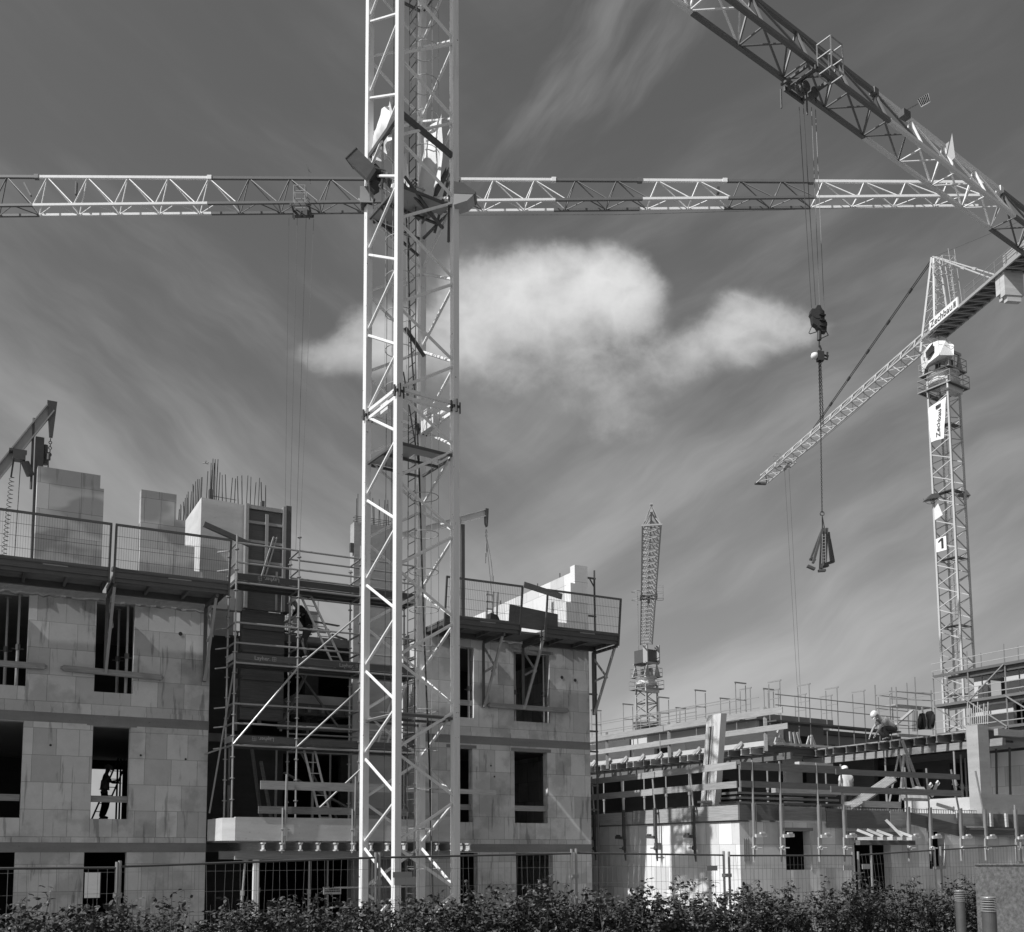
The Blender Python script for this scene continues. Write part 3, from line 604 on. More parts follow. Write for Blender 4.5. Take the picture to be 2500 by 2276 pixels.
for k in range(14): m.path([A.w(-3.66,3.1,8.2+k*.12), A.w(-3.27,3.1,8.2+k*.12), A.w(-3.27,3.3,8.2+k*.12), A.w(-3.66,3.3,8.2+k*.12)], .006, 4, closed=True)
part(m, 'bars', 'rust', t)
MB().box(A, -4.3, -2.9, .1, .7, 6.85, 6.92).build('plank', 'woodd', label='short plank deck on which the dark worker stands behind the top scaffold boards', cat='plank')
# ---- davit hoists
def davit1():
    t = thing('slewing_hoist', 'small jib hoist with chain and coiled cable above the far left wall', 'hoist', A.w(-10.25, 1.6, Z3))
    fb = 1.5
    m = MB(); m.box(A, -10.36, -10.16, fb-.1, fb+.1, Z3, 12.15); part(m, 'post', 'steel', t)
    m = MB(); m.tube(A.w(-10.42,fb-.1,10.8), A.w(-10.42,fb-.1,12.6), .03, 8); m.tube(A.w(-10.12,fb,11.5), A.w(-10.12,fb,12.0), .06, 8); m.tube(A.w(-10.05,fb-.1,11.6), A.w(-10.05,fb-.1,11.75), .05, 8); part(m, 'slew_bearing', 'steel', t)
    p, q = A.w(-11.35, fb-.1, 10.78), A.w(-10.05, fb-.1, 12.92)
    m = MB(); d = (q-p).normalized(); sd = A.ey; up = d.cross(sd).normalized()*-1
    for k_, th in ((.10, .03), (-.10, .03)): m.bar(p+up*k_, q+up*k_, .13, th, up=up)
    m.bar(p, q, .02, .18, up=up); part(m, 'boom', 'grey', t)
    m = MB(); m.prism([A.w(-10.13,fb-.16,13.1), A.w(-9.90,fb-.16,13.1), A.w(-9.97,fb-.16,12.2), A.w(-10.05,fb-.16,12.2)], A.ey*.14); part(m, 'end_plate', 'steel', t)
    m = MB(); x = -10.02
    for k_ in range(5): m.ring(A.w(x, fb-.1, 12.12-k_*.07), .035, .011, A.ex if k_ % 2 else A.ey, Z, 8)
    m.ring(A.w(x-.02, fb-.1, 11.74), .05, .016, A.ex, Z, 10, -60, 230); m.tube(A.w(x-.03,fb-.1,11.68), A.w(x,fb-.1,10.4), .011, 5); m.tube(A.w(x-.05,fb-.1,11.6), A.w(x,fb-.1,11.0), .009, 5); part(m, 'chain_and_hook', 'steel', t)
    m = MB(); m.box(A, -10.86, -10.58, fb-.35, fb-.1, 11.42, 11.62); m.tube(A.w(-10.58,fb-.22,11.4), A.w(-10.45,fb-.22,11.1), .1, 10); m.box(A, -10.95, -10.55, fb-.3, fb-.12, 11.62, 11.68); part(m, 'trolley_motor', 'steel', t)
    m = MB(); m.bar(A.w(-10.84,fb-.24,11.4), A.w(-10.88,fb-.24,10.98), .05, .04)
    pts = [A.w(-10.86+.06*math.sin(i*1.1)-(i/150)*.14, fb-.24+.05*math.cos(i*1.1), 11.0-i*.0175*1.05) for i in range(150)]
    m.path(pts, .008, 4); m.tube(A.w(-10.68,fb-.24,11.4), A.w(-10.74,fb-.24,8.3), .009, 5); part(m, 'coiled_cable', 'black', t)
davit1()
def davit2():
    t = thing('slewing_hoist', 'small jib hoist with hanging sling right behind the crane mast', 'hoist', A.w(1.2, 1, Z3)); fb = 1.0
    m = MB(); m.box(A, 1.14, 1.24, fb-.06, fb+.06, Z3, 11.45); m.tube(A.w(1.08,fb-.1,Z3), A.w(1.08,fb-.1,11.6), .02, 6); part(m, 'post', 'steel', t)
    p, q = A.w(-.75, fb, 10.85), A.w(1.95, fb, 11.92); d = (q-p).normalized(); up = Z-d*d.z; up.normalize()
    m = MB(); m.bar(p+up*.09, q+up*.09, .12, .025, up=up); m.bar(p-up*.09, q-up*.09, .12, .025, up=up); m.bar(p, q, .02, .16, up=up); part(m, 'boom', 'white2', t)
    m = MB(); m.prism([A.w(1.93,fb-.07,12.04), A.w(2.03,fb-.07,12.04), A.w(2.0,fb-.07,11.5), A.w(1.95,fb-.07,11.6)], A.ey*.14); part(m, 'end_plate', 'steel', t)
    m = MB(); c = A.w(1.98, fb, 11.4)
    for k_ in range(4): m.ring(c-Z*(k_*.06), .03, .01, A.ex if k_ % 2 else A.ey, Z, 8)
    for dx, zz in ((-.03,10.4),(.02,10.75),(-.01,10.6)): m.tube(c-Z*.2, A.w(1.98+dx, fb, zz), .012, 5)
    pts = [A.w(1.98+.2*math.sin(i/12*math.pi*.55), fb, 11.2-i*.115) for i in range(11)]; m.path(pts, .01, 5); m.tube(A.w(2.18,fb,10.05), A.w(2.18,fb,9.85), .035, 8); m.tube(A.w(2.0,fb,11.0), A.w(2.3,fb,8.1), .008, 4)
    part(m, 'sling_and_hook', 'galv', t)
davit2()
t = thing('step_ladder', 'folded step ladder and machine standing on the platform right of the mast', 'step ladder', A.w(1.2, -.5, 8.05)); m = MB()
for s in (1.1, 1.28, 1.42): m.bar(A.w(s,-.6,8.05), A.w(s+.05,-.6,9.1), .03, .05)
for k_ in range(5): m.bar(A.w(1.1,-.6,8.2+k_*.2), A.w(1.3,-.6,8.2+k_*.2), .03, .04)
part(m, 'frame', 'alu', t); m = MB(); m.prism([A.w(1.1,-.8,8.05), A.w(1.55,-.8,8.05), A.w(1.35,-.8,8.4), A.w(1.15,-.8,8.45)], A.ey*.2); part(m, 'machine', 'black', t)
t = thing('slab_bundle', 'strip of dark formwork edging lying on the platform before the stepped wall', 'edging strip', A.w(-8.2, -.6, 8.25)); m = MB()
m.bar(A.w(-8.75,-.9,8.42), A.w(-7.85,-.7,8.28), .12, .1); m.bar(A.w(-7.95,-.75,8.3), A.w(-7.6,-.7,8.27), .14, .12); part(m, 'strip', 'steel', t)

# ================================================================== lattice cranes
def lattice_mast(t, Fp, s, ang, z0, z1, bay, node0, legw, lr, m_leg, m_lac, collars=(), split_legs=True, lacn=6, gap=.05):
    fr = Fr(Fp[0], Fp[1], ang)
    cor = dict(F=(0, 0), R=(s, 0), L=(0, s), B=(s, s)); P = lambda c, z, i=0.: fr.w(cor[c][0]+(i if cor[c][0] == 0 else -i), cor[c][1]+(i if cor[c][1] == 0 else -i), z)
    for c in 'FRLB':
        m = MB(); h = legw/2; a, b = cor[c]; m.box(fr, a-h, a+h, b-h, b+h, z0, z1); part(m, 'mast_leg', m_leg, t)
    for nm, (c1, c2, o1, o2) in dict(front_left=('L','F',0,.5), front_right=('F','R',0,.5), rear_right=('R','B',.5,0), rear_left=('L','B',.5,0)).items():
        m = MB(); k = math.floor((z0-node0)/bay)-1
        while node0+k*bay < z1+bay:
            za = node0+(k+o1)*bay; 
            for sg in (-1, 1):
                zb = za+sg*bay*.5; p, q = P(c1, za+sg*gap), P(c2, zb-sg*gap)
                if min(p.z, q.z) < z0 or max(p.z, q.z) > z1:
                    continue
                if any(abs(p.z-cz) < .14 or abs(q.z-cz) < .14 for cz in ()): continue
                m.tube(p, q, lr, lacn)
            k += 1
        part(m, 'lacing', m_lac, t)
    for cz in collars:
        m = MB()
        for c1, c2 in (('L','F'),('F','R'),('R','B'),('B','L')):
            for dz in (-.09, .09): m.bar(P(c1, cz+dz), P(c2, cz+dz), legw*.5, legw*.5)
        part(m, 'collar_frame', m_leg, t)
        m = MB()
        for c in 'FRLB':
            a, b = cor[c]; h = legw/2+.018
            m.box(fr, a-h, a+h, b-h, b+h, cz-.03, cz-.004); m.box(fr, a-h, a+h, b-h, b+h, cz+.004, cz+.03)
            for da in (-h-.02, h+.02): m.tube(fr.w(a+da, b-h*.4, cz-.13), fr.w(a+da, b-h*.4, cz+.13), .026, 6)
            m.tube(fr.w(a-h*.3, b-h-.03, cz-.15), fr.w(a-h*.3, b-h-.03, cz+.15), .03, 6)
        part(m, 'collar_bolts', 'rust', t)
    return fr, P
def cage_ladder(t, fr, a, b, z0, z1, side, m_='grey', w=.32, cr=.34, wire=.009, step=.3, hoop=.9):
    m = MB()
    for q in (-w/2, w/2): m.bar(fr.w(a, b+q, z0), fr.w(a, b+q, z1), .045, .02)
    ld = part(m, 'ladder_rails', m_, t)
    m = MB(); z = z0+.15
    while z < z1: m.tube(fr.w(a, b-w/2, z), fr.w(a, b+w/2, z), .012, 5); z += step
    part(m, 'rungs', m_, ld)
    m = MB(); z = z0+1.6; c = lambda z: fr.w(a+side*cr, b, z)
    while z < z1: m.ring(c(z), cr, wire, fr.ex, fr.ey, 16); z += hoop
    for th in (30, 90, -30, -90): m.tube(c(z0+1.6)+fr.ex*(side*cr*math.cos(math.radians(th)))+fr.ey*(cr*math.sin(math.radians(th))), c(z1)+fr.ex*(side*cr*math.cos(math.radians(th)))+fr.ey*(cr*math.sin(math.radians(th))), wire*.7, 4)
    part(m, 'safety_cage', 'grey' if m_ != 'galv' else 'galv', ld)
def mast_platform(t, fr, s, z, m1='grey', hole=(.45,.95), th=.05):
    m = MB()
    for p, q in (((0,0),(s,0)),((s,0),(s,s)),((s,s),(0,s)),((0,s),(0,0)),((0,s*.5),(s,s*.5))): m.bar(fr.w(*p, z), fr.w(*q, z), .05, .055)
    part(m, 'platform_frame', 'steel', t)
    m = MB(); m.box(fr, .04, s*hole[0], .04, s-.04, z+.045, z+.06); m.box(fr, s*hole[0], s*hole[1], .04, s*.32, z+.045, z+.06)
    part(m, 'platform_grating', m1, t)

# ---- crane A: the big white mast in the foreground
cA = thing('tower_crane', 'large white lattice crane mast rising through the middle of the picture', 'tower crane', (-.70, 22.58, 0))
FA, sA = (-.942, 21.55), 1.5
frA, PA_ = lattice_mast(cA, FA, sA, 31.8, -.02, 27.5, 2.024, 2.14, .155, .036, 'white', 'white', collars=(12.22, 24.4))
mA = sA/2
for z0, z1, sd in ((0, 5.0, 1), (5.05, 11.1, 1), (11.15, 17.2, -1), (17.25, 23.4, 1)): cage_ladder(cA, frA, mA+.05, mA+.02, z0, z1+.9, sd, 'steel')
for z in (4.95, 11.05, 17.15, 23.3): mast_platform(cA, frA, sA, z)
m = MB(); m.path([frA.w(.35, .8, 27), frA.w(.42,.85,20), frA.w(.6,.8,18.4), frA.w(.75,.75,14), frA.w(.95,.7,11.2), frA.w(1.1,.7,7), frA.w(1.2,.62,4), frA.w(1.28,.55,0)], .02, 6)
m.path([frA.w(.3, 1.1, 17), frA.w(.3,1.1,0)], .009, 4); m.path([frA.w(.5, 1.2, 24), frA.w(.5,1.2,5)], .009, 4); part(m, 'power_cable', 'black', cA)
m = MB(); m.bar(frA.w(.3,.3,12.9), frA.w(1.35,1.35,11.2), .03, .02); m.bar(frA.w(.5,1.4,18.4), frA.w(1.1,1.4,16.8), .03, .03); m.bar(at(989,800,22.5), at(1036,870,22.9), .09, .04); part(m, 'loose_brace', 'steel', cA)
m = MB(); m.box(frA, -.02, .08, .45, .80, 12.0, 12.22); part(m, 'junction_box', 'white2', cA)
m = MB(); m.box(frA, 1.3, 1.45, .6, 1.2, 12.0, 12.28); m.box(frA, 1.2, 1.3, .7, .9, 12.3, 12.42); part(m, 'junction_box', 'white2', cA)
m = MB(); m.box(frA, -.1, .42, -.105, -.082, 1.28, 1.45); part(m, 'name_plate', 'grey', cA)
# dark service frame clamped round the mast near the top of the view
sf = thing('service_frame', 'dark steel frame clamped round the crane mast below the top', 'service frame', frA.w(.75,.75,18.2))
m = MB(); 
for p, q in (((0,0,18.95),(sA,0,18.4)),((sA,.02,18.4),(sA,sA,17.7)),((0,.0,18.9),(0,sA,18.75)),((0,sA,18.7),(sA,sA,17.65))): m.bar(frA.w(*p), frA.w(*q), .09, .11)
part(m, 'ring_beam', 'steel', sf)
m = MB()
for p, q in (((sA,.05,18.35),(sA,.9,17.0)),((.1,sA,17.3),(1.4,sA,16.7)),((sA,sA,17.6),(.9,.3,16.9)),((0,.1,17.4),(sA,.5,16.9)),((sA-.05,.1,18.3),(sA-.1,.1,16.3)),((.05,.9,18.8),(.05,.9,16.9)),((.2,.1,17.5),(1.2,.1,16.6))): m.bar(frA.w(*p), frA.w(*q), .05, .05)
part(m, 'brace', 'steel', sf)
m = MB()
for i in range(5): m.bar(frA.w(.2+i*.25,.95,17.35), frA.w(.2+i*.25,.95,18.1), .02, .02)
m.bar(frA.w(.2,.95,18.1), frA.w(1.25,.95,18.05), .03, .03); m.box(frA, .5, 1.3, .3, .9, 17.25, 17.29); part(m, 'railing', 'grey', sf)
def floodlight(c, ax, ay, az, dims, lab, hood=False, m_='grey'):
    """box-shaped site floodlight: housing, glass face, bracket"""
    t = thing('floodlight', lab, 'floodlight', c); c = V(c); ax, ay, az = V(ax).normalized(), V(ay).normalized(), V(az).normalized(); x, y, z = dims
    p = [c+ax*(i*x/2)+ay*(j*y/2)+az*(k*z/2) for k in (-1,1) for i, j in ((-1,-1),(1,-1),(1,1),(-1,1))]
    if hood: p = [q+ax*(-.45*x if i in (5, 6) else 0) for i, q in enumerate(p)]
    m = MB(); m.add(p, [(3,2,1,0),(4,5,6,7),(0,1,5,4),(1,2,6,5),(2,3,7,6),(3,0,4,7)]); part(m, 'housing', m_, t)
    m = MB(); o = c-az*(z/2+.012); e = [o+ax*(i*x*.42)+ay*(j*y*.42) for i, j in ((-1,-1),(1,-1),(1,1),(-1,1))]; m.prism(e, az*.008); part(m, 'glass', 'glass', t)
    m = MB(); m.ring(c, max(x, y)*.56, .02, ax, az, 10, 180, 360); m.bar(c-az*z*.5-ax*.0, c-az*(z*.5+.35), .05, .05); part(m, 'bracket', 'steel', t)
cL = frA.w(-.05, sA+.20, 18.62)
t = thing('floodlight', 'large square floodlight hanging left of the crane mast', 'floodlight', at(880, 395, 22.4)); c = at(843, 386, 22.2); u1 = V((.25,.02,.28)); u2 = V((.50,.05,-.48)); dp = V((.14,.44,.06))
m = MB(); m.prism([c, c+u1, c+u1+u2*.88, c+u2], dp); part(m, 'housing', 'steel', t)
m = MB(); m.prism([c+u1+u2*.88, c+u1*1.1+u2*1.0, c+u2*1.12, c+u2], dp*.9); m.bar(c+u2*1.1+dp*.4, c+u2*1.35+dp*.4-Z*.05, .16, .16); m.bar(c+u2*.9+u1*.6+dp*.5, c+u2*1.25+u1*.9+dp*.5, .10, .14); part(m, 'rear_cover', 'black', t)
m = MB(); m.path([c+u1*.9+u2*.95, c+u1*1.25+u2*1.25, c+u1*.3+u2*1.5], .022, 5); m.tube(c+u2*1.1, c+u2*1.2-Z*.45, .015, 5); m.prism([c-u1*.03-dp*.03, c+u1*1.03-dp*.03, c+u1*1.03+u2*.03-dp*.03, c+u2*.03-u1*.03-dp*.03], dp*1.06); part(m, 'bracket', 'steel', t)
floodlight(frA.w(-.02, sA+.05, 17.72), (1,.2,.1), (0,1,0), (0,.1,1), (.32,.34,.44), 'small box lamp under the large floodlight')
t = thing('floodlight', 'wedge-shaped floodlight right of the crane mast', 'floodlight', at(1130, 470, 22.2)); q = lambda X, Y: at(X, Y, 22.1)
m = MB(); m.prism([q(1108,442), q(1132,447), q(1162,468), q(1158,474), q(1108,472)], V((.05,.42,0))); part(m, 'hood', 'steel', t)
m = MB(); m.prism([q(1108,473), q(1156,475), q(1140,490), q(1108,500)], V((.05,.40,0))); part(m, 'lower_shell', 'grey', t)
def tarpaulin(c0, c1, c2, c3, lab, amp=.08, n=9, seed=1):
    """cloth hung between four corners with folds"""
    r_ = random.Random(seed); vs = []; c = [V(q) for q in (c0, c1, c2, c3)]; nrm = (c[1]-c[0]).cross(c[3]-c[0]).normalized(); ph = r_.random()*6
    for j in range(n+1):
        for i in range(n+1):
            a, b = i/n, j/n; p = (c[0]*(1-a)+c[1]*a)*(1-b)+(c[3]*(1-a)+c[2]*a)*b
            vs.append(p+nrm*(amp*math.sin(a*9+ph+b*2)+amp*.6*math.sin(b*7+a*4)))
    m = MB(); m.add(vs, [(j*(n+1)+i, j*(n+1)+i+1, (j+1)*(n+1)+i+1, (j+1)*(n+1)+i) for j in range(n) for i in range(n)])
    return m.build('tarpaulin', 'tarp', label=lab, cat='tarpaulin', smooth=True)
tarpaulin(frA.w(.1,1.3,19.7), frA.w(.2,.6,19.9), frA.w(.15,.5,18.6), frA.w(.05,1.45,18.45), 'white tarpaulin bulging inside the mast above the square floodlight', .1, seed=3)
tarpaulin(frA.w(1.3,1.2,19.6), frA.w(1.4,.25,19.8), frA.w(1.35,.3,17.9), frA.w(1.2,1.25,17.6), 'pale translucent tarpaulin inside the right side of the mast', .07, seed=8)
tarpaulin(frA.w(.5,1.2,18.5), frA.w(.6,.7,18.6), frA.w(.6,.7,17.4), frA.w(.5,1.2,17.4), 'crumpled sheet in the middle of the mast behind the front leg', .06, seed=5)

def lattice_jib(t, P0, az, L, w, h0, h1, bay, cols, cw=.12, lr=.045, frac=.25, rise=0., lacn=5, start=0., bottom='zig'):
    """triangular jib: two lower chords and one upper chord; cols = [(from, to, material)]"""
    P0 = V(P0); e = V((math.cos(az), math.sin(az), rise)); sd = V((math.sin(az), -math.cos(az), 0))
    H = lambda x: h0+(h1-h0)*x/L
    B1 = lambda x: P0+e*x-sd*(w/2); B2 = lambda x: P0+e*x+sd*(w/2); T = lambda x: P0+e*x+Z*H(x)
    for (x0, x1, mt) in cols:
        m = MB(); m.bar(B1(x0), B1(x1-.03), cw, cw); m.bar(B2(x0), B2(x1-.03), cw, cw); m.bar(T(x0), T(x1-.03), cw*1.1, cw*1.1)
        m.bar(T(x1-.25), T(x1+.1), cw*1.7, cw*1.7)
        sec = part(m, 'jib_section', mt, t)
        m = MB(); i = math.ceil((x0-start)/bay-1e-6)
        while start+i*bay < x1-.01:
            xa = start+i*bay; xt = xa+frac*bay; xb = min(xa+bay, L)
            if xt > L: break
            for Bf_ in (B1, B2): m.tube(Bf_(xa), T(xt), lr*1.15, lacn); m.tube(T(xt), Bf_(xb), lr, lacn)
            m.tube(B1(xa), B2(xa), lr*.9, lacn); m.tube(B1(xa), B2(min(xa+bay/2, L)), lr*.9, lacn); m.tube(B2(min(xa+bay/2, L)), B1(xb), lr*.9, lacn)
            i += 1
        part(m, 'lacing', mt, sec)
    return B1, B2, T, e, sd
def trolley(t, P, e, sd, w, m_='steel', cage=True, side=1, k=1.):
    P = V(P); m = MB()
    for a in (-.55*k, .55*k): m.bar(P+e*a-sd*(w/2+.15), P+e*a+sd*(w/2+.15), .12, .16)
    for q in (-1, 1): m.bar(P-e*.7*k+sd*q*(w/2+.1), P+e*.7*k+sd*q*(w/2+.1), .1, .2)
    for a in (-.3*k, .3*k): m.path([P+e*a-sd*.12-Z*.25, P+e*a+sd*.12-Z*.25], .24*k, 12)
    for a in (-.5*k, .5*k): m.bar(P+e*a-Z*.02, P+e*a-Z*.6*k, .07, .07)
    tr = part(m, 'trolley', m_, t)
    if cage:
        m = MB(); c = P+sd*side*(w/2+.42); h = .4; lv = (-.25, .5, 1.15)
        for z in lv: 
            q = [c+e*(i*h*1.1)+sd*(j*.33)+Z*z for i, j in ((-1,-1),(1,-1),(1,1),(-1,1))]
            for n_ in range(4): m.bar(q[n_], q[(n_+1) % 4], .045, .045)
        for i, j in ((-1,-1),(1,-1),(1,1),(-1,1)): m.bar(c+e*(i*h*1.1)+sd*(j*.33)+Z*lv[0], c+e*(i*h*1.1)+sd*(j*.33)+Z*lv[2], .045, .045)
        part(m, 'maintenance_cage', 'galv', tr)
    return tr
# ---- crane B: jib far behind, across the sky from left to the right
zB = 52.15; azB = math.atan2(73.8-75, 40.8+34.9)
p0 = V((-34.93-9.2*math.cos(azB), 75-9.2*math.sin(azB), zB)); bayB = 3.2
cB = thing('tower_crane', 'long horizontal crane jib with white and dark sections crossing behind the mast', 'tower crane', p0)
sdB = V((math.sin(azB), -math.cos(azB), 0)); P0B = p0+sdB*.62
xw = lambda X: (X-0)/2500*1.0
def xB(X):                                        # distance along the jib of a photo column
    r = ray(X, 520); return (r[0]/r[1]*74.6+34.93)+9.2
LB = xB(2375)
colB = [(0, xB(92), 'red'), (xB(92), xB(516), 'white'), (xB(516), xB(1120), 'red'), (xB(1120), xB(1352), 'white'), (xB(1352), xB(1560), 'red'), (xB(1560), xB(1764), 'white'), (xB(1764), xB(1972), 'red'), (xB(1972), LB, 'white')]
lattice_jib(cB, P0B, azB, LB, 1.25, 3.0, 1.5, bayB, colB, .19, .045, .24, start=xB(92)-4*bayB)
trB = trolley(cB, P0B+V((math.cos(azB), math.sin(azB), 0))*xB(740)-Z*.25, V((math.cos(azB), math.sin(azB), 0)), sdB, 1.25, 'steel', True, 1, 1.2)
m = MB(); c = P0B+V((math.cos(azB), math.sin(azB), 0))*xB(740)
for a, b, Xt in ((-1.0,.4,695),(-.35,-.3,706),(.35,.3,722),(.95,-.4,731)): m.tube(c+V((a,0,-.6)), at(Xt, 1345, 74.5+b), .014, 4)
m.tube(at(695,1345,74.9), at(690,1420,74.9), .014, 4); part(m, 'hoist_ropes', 'steel', trB)
m = MB(); m.path([P0B+V((math.cos(azB), math.sin(azB), 0))*xB(X)-Z*dz for X, dz in ((760,.5),(1120,.75),(1500,.85),(1900,.6),(2340,.15))], .014, 4); part(m, 'trolley_rope', 'steel', cB)
m = MB(); tx = lambda X, z: P0B+V((math.cos(azB), math.sin(azB), 0))*xB(X)+Z*z
m.bar(tx(188, 2.3), tx(188, 1.25), .3, .12); m.bar(tx(60, 2.3), tx(78,1.2), .2, .12); m.bar(tx(760, 2.0), tx(754, 3.2), .06, .05); m.prism([tx(754,3.1), tx(748,3.6), tx(751,3.65), tx(762,2.9)], V((0,.05,0))); m.bar(tx(1140,1.6), tx(1140,1.0), .12, .1); m.bar(tx(1745,1.3), tx(1745,.8), .3, .2); part(m, 'jib_fitting', 'steel', cB)
# ---- crane C: dark jib overhead at top right
azC = math.atan2(10.74, 15.0); eC = V((math.cos(azC), math.sin(azC), 0)); sC = V((math.sin(azC), -math.cos(azC), 0)); wC, hC = 1.3, 1.85
B1ref = V((15.16, 41.22, 36)); bayC = 3.09
def tC(X, Y): r = ray(X, Y); k = (36-EYE)/r[2]; q = V((r[0]*k, r[1]*k, 36)); return (q-B1ref).dot(eC)
off = 18.54
P0C = B1ref+sC*(wC/2)-eC*off
cC = thing('tower_crane', 'crane jib with dark and white sections slanting across the top right corner', 'tower crane', P0C)
j1 = off+tC(2109, 335); j2 = off+tC(2417, 558); j0 = off+tC(1690, 30)
B1C, B2C, TC, _, _ = lattice_jib(cC, P0C, azC, 52, wC, hC, hC, bayC, [(0, j0, 'white'), (j0, j1, 'red'), (j1, j2, 'white'), (j2, 52, 'red')], .17, .05, .04, start=off % bayC, lacn=6)
xt = off+(eC.dot(V((15.9, 41.6, 36))-B1ref))+.1
PT = P0C+eC*xt-Z*.3
trC = trolley(cC, PT, eC, sC, wC, 'steel', True, 1, 1.0)
m = MB(); m.tube(PT-eC*.9-sC*.8-Z*.1, PT-eC*.9-sC*.8-Z*1.0, .04, 5); m.ring(PT-eC*.7-Z*.5, .3, .05, eC, Z, 12); m.bar(PT-eC*1.0-sC*.7, PT-eC*1.0+sC*.7, .1, .1); m.tube(PT-eC*.2-Z*.2, PT-eC*.2-Z*1.5, .04, 5); part(m, 'pulley_gear', 'steel', trC)
hk = at(1996, 742, 41.6)
hb = thing('hook_block', 'black hook block hanging on four ropes below the top right jib', 'hook block', hk)
m = MB(); 
for (Xa, Ya, Xb, Yb) in ((1951,262,1981,752),(1961,252,1991,745),(1981,262,2001,745),(1991,268,2012,752)): m.tube(at(Xa, Ya, 41.5), at(Xb, Yb, 41.6), .014, 4)
part(m, 'hoist_ropes', 'steel', hb)
c = at(1997, 780, 41.6)
m = MB()
m.prism([c+V((x_, -.14, z_)) for x_, z_ in ((-.30,.42),(-.12,.42),(-.05,.58),(.08,.58),(.14,.40),(.24,.30),(.24,-.12),(.34,-.2),(.30,-.62),(.1,-.60),(-.06,-.38),(-.26,-.25),(-.30,.1),(-.36,.2))], V((0,.28,0)))
for z_ in (.15, -.1, -.35): m.bar(c+V((.0,-.2,z_)), c+V((.26,-.2,z_-.08)), .06, .07)
m.tube(c+V((-.05,-.16,.2)), c+V((-.05,.16,.2)), .24, 14); m.tube(c+V((.12,-.16,-.3)), c+V((.12,.16,-.3)), .22, 14); part(m, 'sheave_housing', 'black', hb)
m = MB(); m.path([c+V((-.28,0,-.3)), c+V((-.42,0,-.62)), c+V((-.36,0,-.66)), c+V((-.02,0,-.55))], .022, 5); m.path([c+V((.3,0,-.45)), c+V((.42,0,-.72)), c+V((.12,0,-.86))], .022, 5); m.tube(c+V((.04,0,-.55)), c+V((.02,0,-.95)), .09, 8); m.tube(c+V((.02,0,-.95)), c+V((.0,0,-1.25)), .035, 6)
m.path([c+V((.02,0,-1.2)), c+V((.08,0,-1.35)), c+V((.04,0,-1.5)), c+V((-.05,0,-1.42))], .05, 6); part(m, 'hook', 'black', hb)
h2 = c+V((.03, 0, -1.62))
t = thing('radio_hook', 'black and white hook swivel with long chains under the hook block', 'hook', h2)
m = MB(); m.box(Fr(h2.x, h2.y, 0), -.13, .14, -.12, .12, h2.z-.28, h2.z+.12); m.path([h2+V((.14,0,.0)), h2+V((.3,0,-.05)), h2+V((.32,0,.12))], .05, 6); m.path([h2+V((.14,0,-.15)), h2+V((.3,0,-.2)), h2+V((.34,0,-.02))], .045, 6); part(m, 'swivel', 'black', t)
m = MB(); m.lathe(h2+V((-.24,0,-.2)), [(.03,0),(.13,.04),(.16,.15),(.13,.26),(.03,.3)], 14); part(m, 'battery_pod', 'white', t, smooth=True)
def chain(m, p, q, r=.02, link=.085):
    p, q = V(p), V(q); n = max(2, int((q-p).length/link)); d = (q-p)/n; a = V((1,0,0)); b = V((0,1,0))
    for i in range(n):
        c0 = p+d*(i+.5); x = a if i % 2 else b; m.path([c0-d*.62-x*r*.2, c0-d*.3+x*r, c0+d*.3+x*r, c0+d*.62, c0+d*.3-x*r, c0-d*.3-x*r], r*.48, 4, closed=True)
m = MB(); chain(m, at(1999, 872, 41.6), at(2004, 1040, 41.6), .028); chain(m, at(2003, 872, 41.6), at(2010, 1038, 41.6), .028); chain(m, at(2001,872,41.6), at(2007,1252,41.6), .024); part(m, 'chains', 'black', t)
t = thing('hanging_load', 'bundle of dark trestle frames and a short ladder hanging from the chain', 'hanging load', at(2010, 1395, 41.6))
lp = lambda X, Y, dd=0: at(X, Y, 41.6+dd)
m = MB(); m.ring(lp(2007, 1254), .09, .025, V((1,0,0)), Z, 10); m.tube(lp(2007,1258), lp(2009,1292), .02, 5); m.tube(lp(2007,1258), lp(2013,1290,.2), .02, 5); m.tube(lp(2006,1258), lp(2006,1292,-.1), .02, 5); part(m, 'sling', 'steel', t)
m = MB()
for (xa, ya, xb, yb, dd, ww) in ((2008,1292,1985,1375,-.15,.13),(2004,1300,1978,1368,.1,.10),(2009,1290,2004,1388,.0,.16),(2018,1290,2014,1384,.15,.14),(2022,1300,2030,1372,.3,.13),(2026,1316,2036,1370,.42,.08)): m.bar(lp(xa,ya,dd), lp(xb,yb,dd), ww, ww*.7)
part(m, 'trestle_leg', 'steel', t)
m = MB()
for (xa, ya, xb, yb, dd) in ((1971,1382,1989,1390,-.15),(1978,1362,1990,1370,.1),(1998,1394,2015,1393,0),(2006,1386,2022,1381,.2),(2014,1378,2036,1371,.35)): m.bar(lp(xa,ya,dd), lp(xb,yb,dd), .16, .1)
part(m, 'trestle_foot', 'steel', t)
m = MB(); m.bar(lp(2008,1304,-.3), lp(2006,1376,-.3), .03, .03); m.bar(lp(2015,1304,-.3), lp(2016,1374,-.3), .03, .03)
for k_ in range(9): m.bar(lp(2008,1310+k_*7.5,-.3), lp(2015.5,1310+k_*7.5,-.3), .025, .025)
part(m, 'ladder', 'galv', t)
